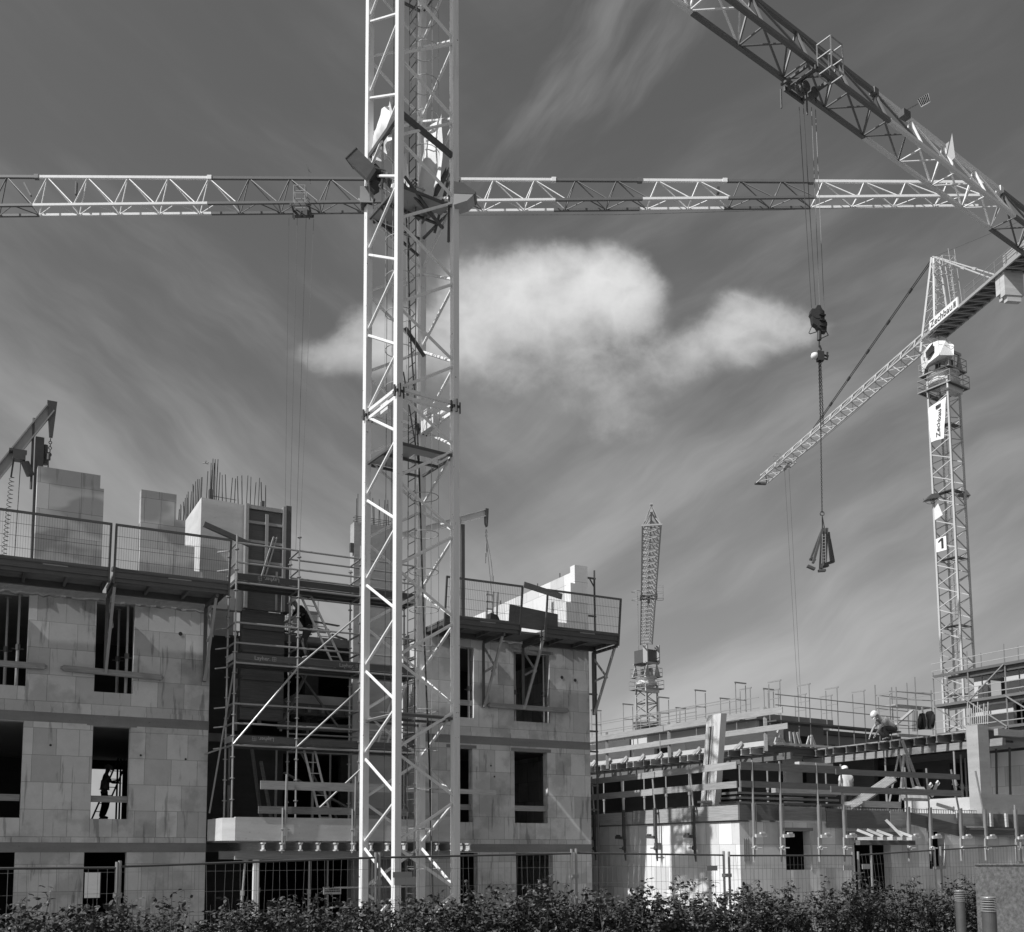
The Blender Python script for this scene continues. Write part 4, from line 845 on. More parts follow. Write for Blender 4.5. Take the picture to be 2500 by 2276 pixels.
# floodlight grid and pennant standing on jib C
t = thing('aerial', 'small ribbed panel on a stalk above the white part of the top right jib', 'aerial', at(2245, 240, 45)); T0 = at(2208, 272, 44.5)
m = MB(); m.bar(T0, at(2240, 254, 44.5), .04, .04); m.box(Fr(T0.x, T0.y, 30), -.25, .25, -.15, .15, T0.z-.35, T0.z-.02); part(m, 'stalk', 'steel', t)
m = MB()
q = lambda X, Y: at(X, Y, 44.5)
for k_ in range(6):
    f_ = k_/6; m.quad(q(2241+f_*25, 243-f_*15), q(2244+f_*25, 241-f_*15), q(2252+f_*22, 258-f_*12), q(2249+f_*22, 260-f_*12))
m.prism([q(2241,243), q(2266,228), q(2271,249), q(2250,261)], V((.01,.05,0))); part(m, 'panel', 'tarp', t)
t = thing('pennant', 'small pale pennant flying from the white part of the top right jib', 'flag', at(2315, 400, 47))
q = lambda X, Y: at(X, Y, 47.2); m = MB(); m.tube(q(2308,392), q(2324,318), .018, 5); part(m, 'pole', 'steel', t)
m = MB(); m.add([q(2324,322), q(2332,384), q(2324,392), q(2312,380), q(2309,352), q(2318,345)], [(0,1,2,3,4,5)]); part(m, 'cloth', 'tarp', t)

# ---- crane D, right, and crane E, distant, with full tops
def slew_top(t, fr, s, zt, k=1., m_='white2'):
    c = fr.w(s/2, s/2, zt)
    for nm, z, e_ in (('lower_platform', zt-.7, .62), ('upper_platform', zt+.9, .50)):
        m = MB(); h = s/2+e_
        m.box(fr, s/2-h, s/2+h, s/2-h, s/2-h+.45, z, z+.05); m.box(fr, s/2-h, s/2+h, s/2+h-.45, s/2+h, z, z+.05); m.box(fr, s/2-h, s/2-h+.6, s/2-h+.6, s/2+h-.6, z, z+.07); m.box(fr, s/2+h-.6, s/2+h, s/2-h+.6, s/2+h-.6, z, z+.07)
        pl = part(m, nm, 'steel', t)
        m = MB(); q = [(s/2-h, s/2-h), (s/2+h, s/2-h), (s/2+h, s/2+h), (s/2-h, s/2+h)]
        for i in range(4):
            a, b = q[i], q[(i+1) % 4]
            for z2 in (.55, 1.1): m.bar(fr.w(*a, z+z2), fr.w(*b, z+z2), .045, .045)
            m.bar(fr.w(*a, z-.03), fr.w(*b, z-.03), .08, .10)
            for u_ in (0, .33, .67): m.bar(fr.w(a[0]+(b[0]-a[0])*u_, a[1]+(b[1]-a[1])*u_, z), fr.w(a[0]+(b[0]-a[0])*u_, a[1]+(b[1]-a[1])*u_, z+1.1), .045, .045)
        part(m, 'railing', 'galv', pl)
    m = MB(); m.lathe(c+Z*-.3, [(s*.62,0),(s*.72,.2),(s*.72,.5),(s*.6,.55),(s*.6,.9),(s*.75,1.0),(s*.75,1.15),(s*.55,1.2)], 16); m.box(fr, -.2, s+.2, -.2, s*.3, zt-1.2, zt-.6); part(m, 'slewing_ring', m_, t)
    m = MB(); h = s*.62
    for i, j in ((-1,-1),(1,-1),(1,1),(-1,1)): m.prism([c+fr.ex*(i*h+i*.2)+fr.ey*(j*h)+Z*.95, c+fr.ex*(i*h-i*.7)+fr.ey*(j*h)+Z*.95, c+fr.ex*(i*h*.7)+fr.ey*(j*h)+Z*2.6], fr.ey*(.15*-j))
    m.box(fr, s/2-h, s/2+h, s/2-h, s/2-h+.15, zt+2.5, zt+2.75); m.box(fr, s/2-h, s/2+h, s/2+h-.15, s/2+h, zt+2.5, zt+2.75); part(m, 'slewing_frame', 'grey', t)
    m = MB(); m.tube(c+V((.5,-.5,1.1)), c+V((.5,-.5,2.0)), .25, 10); m.tube(c+V((-.6,-.4,1.1)), c+V((-.6,-.4,1.9)), .2, 10); part(m, 'slewing_motor', 'steel', t)
# crane D
ctrD = (47.05, 90.0); sD = 1.9; angD = 32.; aD = math.radians(angD); exD = V((math.cos(aD), math.sin(aD), 0)); eyD = V((-math.sin(aD), math.cos(aD), 0))
FD = (ctrD[0]-exD.x*sD/2-eyD.x*sD/2, ctrD[1]-exD.y*sD/2-eyD.y*sD/2)
cD = thing('tower_crane', 'complete slender tower crane with cab and lattice jib at the right', 'tower crane', (ctrD[0], ctrD[1], 0))
frD, PD_ = lattice_mast(cD, FD, sD, angD, 0, 45.9, 2.1, 1.0, .17, .055, 'pale', 'pale', lacn=4, gap=.08)
for i in range(7):
    z = 3.4+i*6.3; mast_platform(cD, frD, sD, z, 'steel'); cage_ladder(cD, frD, sD*.55, sD*.6, z-6.2, z-.2, 1, 'galv', wire=.02, step=.4, hoop=1.2)
slew_top(cD, frD, sD, 45.5)
# cab
cb = V((ctrD[0]-.75, ctrD[1]-1.2, 0)); frC = Fr(cb.x, cb.y, 5)
m = MB(); cz = lambda x, y, d: at(1800+x/2.6214, 550+y/2.6214, d)
fl = [cz(1212,782,90.2), cz(1284,702,89.6), cz(1291,830,87.6), cz(1222,884,89.0)]; fr_ = [cz(1284,702,89.6), cz(1340,722,88.6), cz(1386,768,88.0), cz(1385,832,88.0), cz(1291,830,87.6)]
bk = [p+V((.35,1.9,0)) for p in (fl[0], fl[1], fr_[1], fr_[2], fr_[3], fl[2], fl[3])]; ft = [fl[0], fl[1], fr_[1], fr_[2], fr_[3], fl[2], fl[3]]
m.add(ft+bk, [(0,1,5,6),(1,2,3,4,5)]+[(i, 7+i, 7+(i+1) % 7, (i+1) % 7) for i in range(7)]+[(13,12,11,10,9,8,7)])
cabo = part(m, 'cab', 'white', cD)
m = MB(); m.prism([cz(1217,797,89.2), cz(1252,752,89.0), cz(1257,803,88.4), cz(1222,838,88.7)], V((.06,.5,0))); part(m, 'cab_window', 'glass', cabo)
m = MB(); m.bar(cz(1290,762,88.35), cz(1384,776,87.95), .03, .05); m.bar(cz(1286,704,89.5), cz(1291,828,87.57), .03, .04); part(m, 'panel_seam', 'grey', cabo)
pivD = V((46.55, 90, 50.2)); tipD = V((42.3, 128, 50.2)); vD = tipD-pivD; azD = math.atan2(vD.y, vD.x); LD = vD.length
B1D, B2D, TD, eD, sdD = lattice_jib(cD, pivD, azD, LD, 1.5, 1.25, 1.1, 2.35, [(0, LD, 'pale')], .13, .045, .35, lacn=4)
m = MB(); m.bar(B1D(LD), TD(LD-1.2), .1, .1); m.bar(B2D(LD), TD(LD-1.2), .1, .1); m.box(Fr(B1D(LD).x, B1D(LD).y, math.degrees(azD)), -.1, .3, -1.4, .1, 50.05, 50.3); part(m, 'jib_tip', 'steel', cD)
ttr = trolley(cD, pivD+eD*(LD-7.2)-Z*.3, eD, sdD, 1.5, 'grey', True, -1, 1.3)
m = MB(); c = pivD+eD*(LD-7.2)-Z*.8
m.tube(c+V((-.25,0,0)), at(1949, 1722, c.y), .018, 4); m.tube(c+V((.3,0,0)), at(1956, 1722, c.y), .018, 4); part(m, 'hoist_ropes', 'steel', ttr)
m = MB(); m.path([pivD+eD*x-Z*dz for x, dz in ((4,.3),(14,.9),(24,.9),(30,.4))], .015, 4); part(m, 'trolley_rope', 'steel', cD)
# counter-jib
LC = 15.5; cj = lambda x, side, z: pivD-eD*x+sdD*side+Z*z
m = MB()
for q in (-1.0, 1.0): m.bar(cj(-.6,q,-.05), cj(LC,q,-.05), .16, .26)
for i in range(16): m.bar(cj(.4+i, -1, -.2), cj(.4+i, 1, -.2), .1, .14); m.bar(cj(.4+i, -1, -.2), cj(1.3+i, 1, -.2), .06, .06)
cjp = part(m, 'counter_jib', 'grey', cD)
m = MB(); m.box(Fr(pivD.x, pivD.y, math.degrees(azD)), -LC, .3, -.9, .9, 50.16, 50.2); part(m, 'walkway', 'steel', cjp)
m = MB()
for q in (-1.1, 1.1):
    for z in (.6, 1.1): m.bar(cj(6,q,z), cj(LC,q,z), .04, .04)
    for i in range(8): m.bar(cj(6+i*1.35,q,.1), cj(6+i*1.35,q,1.1), .05, .05)
m.bar(cj(4.3,1.1,.1), cj(4.3,1.1,1.9), .07, .07); part(m, 'railing', 'galv', cjp)
fJ = Fr(pivD.x, pivD.y, math.degrees(azD))
m = MB(); m.box(fJ, -LC+1.8, -LC+4.6, -.95, .95, 50.25, 51.3); m.box(fJ, -LC+.6, -LC+1.5, -.7, .7, 50.25, 51.0); part(m, 'winch', 'grey', cjp)
m = MB(); x0 = 9.5
for i, (xa, xb, zb) in enumerate(((x0+.2, x0+.72, 47.9), (x0+.75, x0+1.3, 47.5))): m.box(fJ, -xb, -xa, -.85, .85, zb+.5, 50.3); m.box(fJ, -xb+.06, -xa-.06, -.62, .62, zb, zb+.498)
part(m, 'counterweight', 'concl', cD)
# tower head (A-frame)
apx = V((47.15-.35, 90, 58.05)); m = MB(); mh = MB(); base = [pivD+eD*1.2-sdD*.8-Z*1., pivD+eD*1.2+sdD*.8-Z*1., pivD-eD*1.1+sdD*.8-Z*.2, pivD-eD*1.1-sdD*.8-Z*.2]
tp = [apx+eD*.15-sdD*.15, apx+eD*.15+sdD*.15, apx-eD*.35+sdD*.3-Z*.4, apx-eD*.35-sdD*.3-Z*.4]
for a, b in zip(base, tp): m.bar(a, b, .17, .17)
hd = part(m, 'tower_head', 'pale', cD)
for i in range(4):
    a0, b0, a1, b1 = base[i], tp[i], base[(i+1) % 4], tp[(i+1) % 4]; n_ = 6
    for k_ in range(n_):
        mh.tube(a0.lerp(b0, k_/n_), a1.lerp(b1, (k_+.5)/n_), .035, 4); mh.tube(a1.lerp(b1, (k_+.5)/n_), a0.lerp(b0, (k_+1)/n_), .035, 4); 
part(mh, 'lacing', 'pale', hd)
frH = Fr(apx.x, apx.y, math.degrees(azD))
m = MB(); p, q = pivD-eD*2.2+sdD*.6, apx-eD*1.6+sdD*.2-Z*1.6
for s_ in (-.2, .2): m.bar(p+sdD*s_, q+sdD*s_, .06, .06)
for k_ in range(22): m.bar(p.lerp(q, k_/22)-sdD*.2, p.lerp(q, k_/22)+sdD*.2, .035, .035)
for k_ in range(2, 8): cc_ = p.lerp(q, k_/8)-eD*.35; m.ring(cc_, .36, .022, eD, sdD, 10)
for s_ in (-.3, .3): m.bar(p-eD*.68+sdD*s_+Z*1, q-eD*.68+sdD*s_+Z, .03, .03)
c = apx-eD*1.4-Z*1.5
for z in (-.6, .3): 
    qq = [c+eD*(i*.7)+sdD*(j*.6)+Z*z for i, j in ((-1,-1),(1,-1),(1,1),(-1,1))]
    for n_ in range(4): m.bar(qq[n_], qq[(n_+1) % 4], .05, .05)
for i, j in ((-1,-1),(1,-1),(1,1),(-1,1)): m.bar(c+eD*(i*.7)+sdD*(j*.6)-Z*.7, c+eD*(i*.7)+sdD*(j*.6)+Z*.3, .05, .05)
part(m, 'head_ladder', 'pale', hd)
m = MB()
for (a, b, n_) in ((apx, TD(LD*.62)+Z*.1, 6), (apx, TD(LD*.62)+Z*.1, 0)):
    for s_ in ((.09,) if n_ else (-.09,)): m.tube(a+sdD*s_, b+sdD*s_, .05, 5)
    for k_ in range(1, n_): c = a.lerp(b, k_/n_); m.bar(c-(b-a).normalized()*.25, c+(b-a).normalized()*.25, .24, .2)
part(m, 'jib_tie', 'steel', cD)
m = MB(); e1 = cj(LC-6.2, 0, .1)
for s_ in (-.45, .45): m.tube(apx+sdD*s_*.3, e1+sdD*s_*2, .06, 5); c = apx.lerp(e1, .55); m.bar(c+sdD*s_*1.2-(e1-apx).normalized()*.3, c+sdD*s_*1.2+(e1-apx).normalized()*.3, .22, .18)
part(m, 'counter_tie', 'pale', cD)
m = MB(); m.tube(apx, cj(LC+2, 0, 1.6), .02, 4); part(m, 'stay_wire', 'steel', cD)
# sign board on the counter-jib, vertical banner and number plate on the mast
def sign_frame(X0, Y0, X1, Y1, d0, d1): return at(X0, Y0, d0), at(X1, Y1, d1)
sg = thing('sign_board', 'long white company sign fixed along the counter-jib of the right crane', 'sign', pivD-eD*3-sdD*1.2)
o = pivD-eD*.9-sdD*1.16-Z*.1; xd = -eD; SW, SH = 4.2, .95 
m = MB(); m.prism([o, o+xd*SW, o+xd*SW+Z*SH, o+Z*SH], sdD*.12); part(m, 'board', 'sign', sg)
g_, wd = text_geo('Zechbau', .86, o+xd*.15+Z*.2, xd, Z, .006, .012)
o3 = o+xd*.15+Z*.2; sc_ = 3.3/wd; g_.v = [o3+((p-o3).dot(xd)*sc_)*xd+Z*(p-o3).dot(Z)-sdD*.012 for p in g_.v]
for q0, q1, z0_, z1_ in ((3.62,3.69,.2,.72),(3.89,3.96,.2,.72),(3.62,3.96,.2,.27),(3.62,3.96,.65,.72),(3.73,3.86,.32,.6)): g_.quad(o+xd*q0+Z*z0_-sdD*.014, o+xd*q1+Z*z0_-sdD*.014, o+xd*q1+Z*z1_-sdD*.014, o+xd*q0+Z*z1_-sdD*.014)
part(g_, 'lettering', 'ink', sg)
# banner: hangs on the front-left face of mast D (between legs L and F)
bn = thing('banner', 'white cloth banner with vertical lettering near the top of the right crane mast', 'banner', frD.w(-.1, sD/2, 38))
o = frD.w(-.14, sD-.05, 0); xd = -eyD; n_ = 10
def bp(a, b):                                       # a 0..1 across, b 0..1 down
    top = 43.2+.45*a; bot = 39.9-.05*a; wd_ = (1.78-.5*b); return o+xd*(a*wd_)+Z*(top+(bot-top)*b)-exD*(.05*math.sin(a*7+b*5)+.04*math.sin(b*11))
m = MB(); m.add([bp(i/n_, j/n_) for j in range(n_+1) for i in range(n_+1)], [(j*(n_+1)+i, j*(n_+1)+i+1, (j+1)*(n_+1)+i+1, (j+1)*(n_+1)+i) for j in range(n_) for i in range(n_)])
part(m, 'cloth', 'sign', bn, smooth=True)
o2 = V((0,0,0)); g_, wd = text_geo('Zechbau', 1.0, o2, V((1,0,0)), V((0,1,0)), 0, .012)
g_.v = [bp(.38+ -0.0+ (1-.0)*0 + (1-p.y/.95)*.36, .93-(p.x/wd)*.70)-exD*.03 for p in g_.v]
for (a0, a1, b0, b1) in ((.42,.70,.08,.17),): g_.quad(*[bp(a, b)-exD*.05 for a, b in ((a0,b0),(a1,b0),(a1,b1),(a0,b1))])
part(g_, 'lettering', 'ink', bn)
nb = thing('number_plate', 'white square plate with the numeral 1 on the right crane mast', 'sign', frD.w(-.1, 1, 29.6))
o = frD.w(-.16, sD-.15, 29.35)
m = MB(); m.prism([o, o+xd*.98, o+xd*.98+Z*1.3, o+Z*1.25], -exD*.04); part(m, 'plate', 'sign', nb)
g_, wd = (lambda q_: (MB().quad(q_(.5,.2),q_(.72,.2),q_(.72,1.2),q_(.5,1.2)).quad(q_(.5,1.2),q_(.22,.98),q_(.22,.78),q_(.5,.96)), 0))(lambda a_, b_: o+xd*a_+Z*b_-exD*.05); part(g_, 'numeral', 'ink', nb)
for (a, b, z, lab, x_) in ((-.3, sD+.1, 34.6, 'dark floodlight on the left side of the right crane mast', -1), (sD+.5, .4, 35.0, 'pale floodlight on the right side of the right crane mast', 1)):
    floodlight(frD.w(a, b, z), (x_,.2,-.1), (0,1,0), (.1*x_,0,1), (1.1,.8,.45), lab, hood=True, m_='steel' if x_ < 0 else 'pale')
m = MB(); m.prism([frD.w(-.12, sD-.1, 33.5), frD.w(-.12, sD-.1, 32.4), frD.w(-.12, sD-.9, 32.7), frD.w(-.12, sD-.5, 33.9)], -exD*.02); m.build('tarpaulin', 'tarp', label='small pale cloth tied to the left leg of the right crane mast', cat='tarpaulin')
# crane E
ctrE = (26.8, 129.0); sE = 1.9; aE = math.radians(31.5); exE = V((math.cos(aE), math.sin(aE), 0)); eyE = V((-math.sin(aE), math.cos(aE), 0))
FE = (ctrE[0]-exE.x*sE/2-eyE.x*sE/2, ctrE[1]-exE.y*sE/2-eyE.y*sE/2)
cE = thing('tower_crane', 'distant crane whose jib points towards the viewer, standing behind the low roofs', 'tower crane', (ctrE[0], ctrE[1], 0))
frE, _p = lattice_mast(cE, FE, sE, 31.5, 0, 23.4, 2.1, 1.0, .18, .06, 'grey', 'grey', lacn=4, gap=.08)
for i in range(4): mast_platform(cE, frE, sE, 3.0+i*6, 'steel')
slew_top(cE, frE, sE, 23.6)
m = MB(); m.box(frE, -.1, sE+.1, -.1, sE+.1, 26.3, 28.0); part(m, 'turntable_tower', 'steel', cE)
m = MB(); m.box(frE, -.15, .0, -.5, .3, 26.2, 28.6); m.box(frE, sE, sE+.15, -.5, .3, 26.2, 28.6); part(m, 'side_plate', 'grey', cE)
pivE = V((26.9, 129, 28.85)); tipE = V((17.5, 80.8, 28.95)); vE = tipE-pivE; azE = math.atan2(vE.y, vE.x); LE = vE.length
B1E, B2E, TE, eE, sdE = lattice_jib(cE, pivE, azE, LE, 1.5, 1.5, 1.2, 2.0, [(0, LE-.0, 'grey')], .13, .045, .35, lacn=4)
m = MB(); a = TE(LE)+Z*.55
for b in (B1E(LE), B2E(LE), B1E(LE-1.4), B2E(LE-1.4)): m.bar(b+Z*.02, a, .06, .06)
m.bar(B1E(LE)-sdE*.1, B2E(LE)+sdE*.1, .12, .14); m.tube(a-V((.1,0,0)), a+V((.1,0,0)), .12, 8); part(m, 'jib_tip', 'grey', cE)
trolley(cE, pivE+eE*26-Z*.3, eE, sdE, 1.5, 'steel', True, -1, 1.2)
m = MB(); m.bar(pivE-Z*2+sdE*1, pivE+sdE*1+Z*7, .12, .12); c = pivE+sdE*1.2+Z*6
for z in (0, 1.1): m.ring(c+Z*z, .6, .04, V((1,0,0)), V((0,1,0)), 8)
part(m, 'access_ladder', 'galv', cE)

# ================================================================== building B (right, ground floor and first slab)
B = Fr(7.55, 25.4, 25.)
bB = thing('apartment_block', 'low unfinished block at the right with a bright left wall and shuttered floor slab', 'building', B.w(6, 3, 0))
hB = [(1.51,2.36,1.51,2.52),(3.93,5.29,0,2.22),(6.78,7.45,1.50,2.55)]
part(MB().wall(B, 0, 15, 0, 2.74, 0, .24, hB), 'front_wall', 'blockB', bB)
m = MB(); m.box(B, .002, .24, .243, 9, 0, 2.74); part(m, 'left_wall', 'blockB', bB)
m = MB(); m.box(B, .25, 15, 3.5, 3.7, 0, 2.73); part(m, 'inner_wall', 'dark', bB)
m = MB(); m.box(B, .03, 15, .03, 16, 2.745, 3.06); part(m, 'floor_slab', 'conc', bB)
m = MB()
for z0, z1 in ((.55, 1.1), (1.75, 2.32)):
    for s in (.12, .19, .26): m.box(B, s, s+.025, -.012, .0, z0, z1)
part(m, 'corner_toothing', 'band', bB)
m = MB()
for s0, s1, z in ((1.40,2.47,2.523),(6.7,7.55,2.553)): m.box(B, s0, s1, -.012, .1, z, z+.08)
part(m, 'lintel', 'band', bB)
m = MB(); m.box(B, 2.361, 2.42, -.012, .2, 1.50, 2.52); part(m, 'painted_sun_reveal', 'concl', bB)  # pale strip: sunlight on the window reveal put into colour
# edge shutter boards
def board(a0, a1, z0, z1, lab, side='front', th=.03, off=.075, mt='wood', dz=0., g_='shutter boards along the slab edge'):
    if side == 'front': m = MB().prism([B.w(a0,-off,z0), B.w(a1,-off,z0+dz), B.w(a1,-off,z1+dz), B.w(a0,-off,z1)], B.ey*th)
    else: m = MB().prism([B.w(-off,a0,z0), B.w(-off,a1,z0+dz), B.w(-off,a1,z1+dz), B.w(-off,a0,z1)], B.ex*th)
    return m.build('shutter_board' if 'shutter' in g_ else 'guard_board', mt, label=lab, cat='board', group=g_)
board(-.05, 4.4, 2.78, 3.16, 'slab edge shutter board at the left wall nearest the corner', 'left'); board(4.45, 6.3, 2.78, 3.14, 'middle shutter board along the bright left wall', 'left', mt='woodl'); board(6.2, 9, 2.76, 3.12, 'far shutter board along the bright left wall', 'left', off=.11)
board(-.05, 1.25, 2.78, 3.17, 'shutter board on the front face beside the corner', mt='woodd'); board(1.3, 2.85, 2.80, 3.15, 'stained shutter board above the square window'); board(2.9, 5.2, 2.62, 3.10, 'long dark shutter board above the doorway', mt='woodd')
board(5.25, 6.0, 2.64, 3.08, 'short shutter board right of the doorway'); board(5.9, 8.2, 2.75, 3.08, 'slanting shutter board above the right window', dz=-.38, off=.12, mt='woodd'); board(7.9, 9.2, 2.72, 3.08, 'shutter board below the concrete column'); board(9.2, 13.5, 2.66, 3.08, 'long shutter board at the right edge of the view', mt='woodd')
t = thing('waling_beam', 'timber waling beam with cleats under the slab at the right edge', 'timber beam', B.w(10, -.15, 2.4)); m = MB(); m.box(B, 8.2, 13, -.2, -.12, 2.42, 2.47); m.box(B, 8.2, 13, -.2, -.12, 2.60, 2.66); m.box(B, 8.2, 13, -.17, -.14, 2.471, 2.599); part(m, 'beam', 'woodd', t)
m = MB()
for s in (9.25, 9.9): m.box(B, s, s+.09, -.14, -.08, 2.7, 3.1)
part(m, 'cleat', 'woodl', t)
# rebar mat standing along the slab edge
t = thing('rebar_mat', 'row of reinforcement bars standing along the slab edge of the low block', 'rebar', B.w(4, .2, 3.06))
m = MB(); r_ = random.Random(9)
for i in range(90): s = .15+i*.098; h = .12+r_.uniform(-.02,.02); m.bar(B.w(s,.12,3.06), B.w(s,.12,3.06+h), .012, .012)
m.bar(B.w(.1,.12,3.19), B.w(9,.12,3.17), .014, .014); part(m, 'front_bars', 'rust', t)
m = MB()
for i in range(70): s = .2+i*.098; h = .14+r_.uniform(-.03,.03); m.bar(B.w(.12,s,3.06), B.w(.12,s,3.06+h), .012, .012)
m.bar(B.w(.12,.1,3.2), B.w(.12,7,3.19), .014, .014); part(m, 'side_bars', 'rust', t)
# clamp posts
def clamp_post(s, b, side, lab, lean=0., top=4.3, rusty=False):
    t = thing('clamp_post', lab, 'clamp post', B.w(s, b, 2.3), 'guard rail clamp posts on the low block')
    o = (-B.ey if side == 'front' else -B.ex); along = (B.ex if side == 'front' else B.ey); p = lambda a, c, z: B.w(s, b, 0)+along*a+o*c+Z*z
    m = MB(); m.tube(p(.0,.13,3.0), p(lean,.13,top), .026, 8); part(m, 'tube', 'galv', t)
    m = MB(); m.bar(p(0,.13,2.35), p(0,.13,3.2), .07, .045, up=along); m.bar(p(.09,.13,2.4), p(.09,.13,3.2), .018, .018); m.bar(p(0,.13,3.18), p(.09,.13,3.2), .03, .03); part(m, 'clamp_body', 'rust' if rusty else 'galv', t)
    m = MB(); m.prism([p(-.04,.15,2.36), p(.04,.15,2.36), p(.035,.13,1.95), p(.0,.12,1.72), p(-.03,.14,1.95)], o*-.05); part(m, 'tail', 'rust' if rusty else 'grey', t)
    m = MB(); m.bar(p(.0,.16,2.38), p(.34,.17,2.40), .11, .08); m.bar(p(.14,.2,2.45), p(.28,.2,2.46), .06, .04); m.tube(p(-.12,.17,2.08), p(.2,.17,2.08), .014, 6); m.ring(p(0,.17,2.08), .045, .018, along, Z, 10); part(m, 'screw_handle', 'rust' if rusty else 'white2', t)
for i, s in enumerate((.28, 1.19, 2.48, 3.37, 5.76, 6.62, 7.85, 8.87, 10.2)):
    lab = ['clamp post on the front just right of the block corner','clamp post left of the square window','clamp post right of the square window','clamp post at the left side of the doorway','clamp post right of the doorway','clamp post at the left jamb of the right window','leaning clamp post right of the right window','leaning clamp post under the concrete column','short clamp post without rail near the right edge'][i]
    clamp_post(s, -.08, 'front', lab, lean=(0,0,-.03,-.05,-.04,-.05,-.28,-.28,0)[i], top=4.3 if i < 8 else 3.35)
for i, b in enumerate((1.50, 3.15, 4.65, 6.2)):
    clamp_post(-.08, b, 'left', ['dark clamp post on the bright wall nearest the corner','second dark clamp post from the corner on the bright wall','third dark clamp post from the corner on the bright wall','dark clamp post on the bright wall farthest from the corner'][i], lean=.12, top=4.3, rusty=True)
t = thing('scaffold_tube', 'rusty upright tube at the right edge of the low block', 'tube', B.w(10.75,-.2,2)); part(MB().bar(B.w(10.75,-.2,2.1), B.w(10.75,-.2,3.35), .08, .06), 'tube', 'rust', t)
# guard boards on the posts
GB = 'guard boards round the slab of the low block'
board(-.2, 3.2, 4.06, 4.24, 'upper guard board on the left side nearest the corner', 'left', off=.23, g_=GB); board(3.1, 7.4, 4.05, 4.22, 'upper guard board on the far left side of the slab', 'left', off=.265, g_=GB)
board(-.2, 3.4, 3.58, 3.75, 'lower guard board on the left side nearest the corner', 'left', off=.23, g_=GB); board(3.2, 7.4, 3.56, 3.74, 'lower guard board on the far left side of the slab', 'left', off=.265, g_=GB)
board(-.1, 3.3, 4.04, 4.24, 'upper guard board on the front nearest the corner', off=.23, mt='woodd', g_=GB); board(3.1, 7.85, 4.02, 4.17, 'upper guard board on the front above the doorway', off=.265, mt='woodd', g_=GB)
board(-.1, 3.2, 3.60, 3.76, 'lower guard board on the front nearest the corner', off=.23, mt='woodd', g_=GB); board(2.9, 7.9, 3.54, 3.71, 'lower guard board on the front above the doorway', off=.265, mt='woodd', g_=GB)
# doorway formwork with short timbers
t = thing('falsework_table', 'small table of short timbers projecting above the doorway of the low block', 'falsework', B.w(4.6,-.4,2.2))
part(MB().box(B, 3.55, 5.6, -.55, -.4, 2.16, 2.28), 'main_beam', 'woodd', t)
for i in range(5):
    s = 3.85+i*.36; m = MB(); m.box(B, s, s+.16, -.7, .1, 2.29, 2.37); part(m, 'joist_end', 'woodl', t)
    m = MB(); m.bar(B.w(s+.1,-.62,2.39), B.w(s-.12,-.3,(2.56,2.57,2.55,2.84,2.55)[i]), .035, .07); part(m, 'short_timber', 'woodl', t)
m = MB(); m.tube(B.w(3.98,-.5,0), B.w(3.98,-.5,2.15), .03, 8); part(m, 'prop', 'galv', t)
part(MB().box(B, 3.45, 5.7, -.2, -.12, 2.42, 2.52), 'rail', 'woodd', t)
# precast slab leaning on the left edge
PS = Fr(*(at(1709, 1960, 28.0).xy), 25)
t = thing('precast_panel', 'tall precast concrete stair panel with a dark slot standing at the left slab edge', 'precast panel', at(1733, 1960, 27.2))
def pp(a, b, z): return PS.w(b*1.1, -a*.95, 3.12)-PS.ey*(.145*z)+Z*z
m = MB(); H = 2.62
for a0, a1, z0, z1 in ((0,.13,0,H),(.30,.62,0,H),(.13,.30,0,.14),(.13,.30,H-.32,H)): m.prism([pp(a0,0,z0), pp(a1,0,z0), pp(a1,0,z1), pp(a0,0,z1)], PS.ex*.2)
part(m, 'panel', 'white2', t)
m = MB(); m.prism([pp(.13,.09,.14), pp(.30,.09,.14), pp(.30,.09,H-.32), pp(.13,.09,H-.32)], PS.ex*.08); part(m, 'slot_shade', 'black', t)  # black sheet: the shade inside the slot put into colour
m = MB(); m.prism([pp(.15,-.005,.22), pp(.19,-.005,.22), pp(.19,-.005,H-.35), pp(.15,-.005,H-.35)], PS.ex*.06); m.prism([pp(.3,-.03,.2), pp(.34,-.03,.2), pp(.34,-.03,H-.32), pp(.3,-.03,H-.32)], PS.ex*.028); m.prism([pp(.1,-.18,.20), pp(.52,-.18,.20), pp(.52,-.18,.26), pp(.1,-.18,.26)], PS.ex*.178); m.prism([pp(.2,-.06,.06), pp(.46,-.06,.06), pp(.46,-.06,.195), pp(.2,-.06,.195)], PS.ex*.058)
part(m, 'corbel', 'concl', t)
# timber stacks and odds on the slab
t = thing('formwork_stack', 'stack of formwork boards and beams lying on the front part of the slab', 'timber stack', B.w(2.4,1.2,3.1)); m = MB()
for i in range(4): m.box(B, .6+i*.05, 4.6-i*.1, .9, 1.5, 3.12+i*.13, 3.18+i*.13)
for i in range(9): m.box(B, .8+i*.42, .88+i*.42, .88, 1.48, 3.18, 3.245)
part(m, 'boards', 'woodd', t); part(MB().box(B, 1.9, 5.0, .7, .86, 3.56, 3.72), 'beam', 'wood', t)
t = thing('timber_stack', 'pale sheet stack lying on the slab in front of the dark openings', 'timber stack', B.w(6.2,1,3.1)); m = MB(); m.box(B, 5.3, 6.9, .9, 1.6, 3.07, 3.2); m.box(B, 5.32, 6.85, .92, 1.6, 3.24, 3.42); part(m, 'sheets', 'wood', t); part(MB().box(B, 4.0, 5.3, 1.2, 1.9, 3.07, 3.3), 'white_pack', 'concl', t)
t = thing('beam_pile', 'heap of pale formwork beams slanting over the slab', 'timber pile', B.w(6,2.6,3.4)); r_ = random.Random(4)
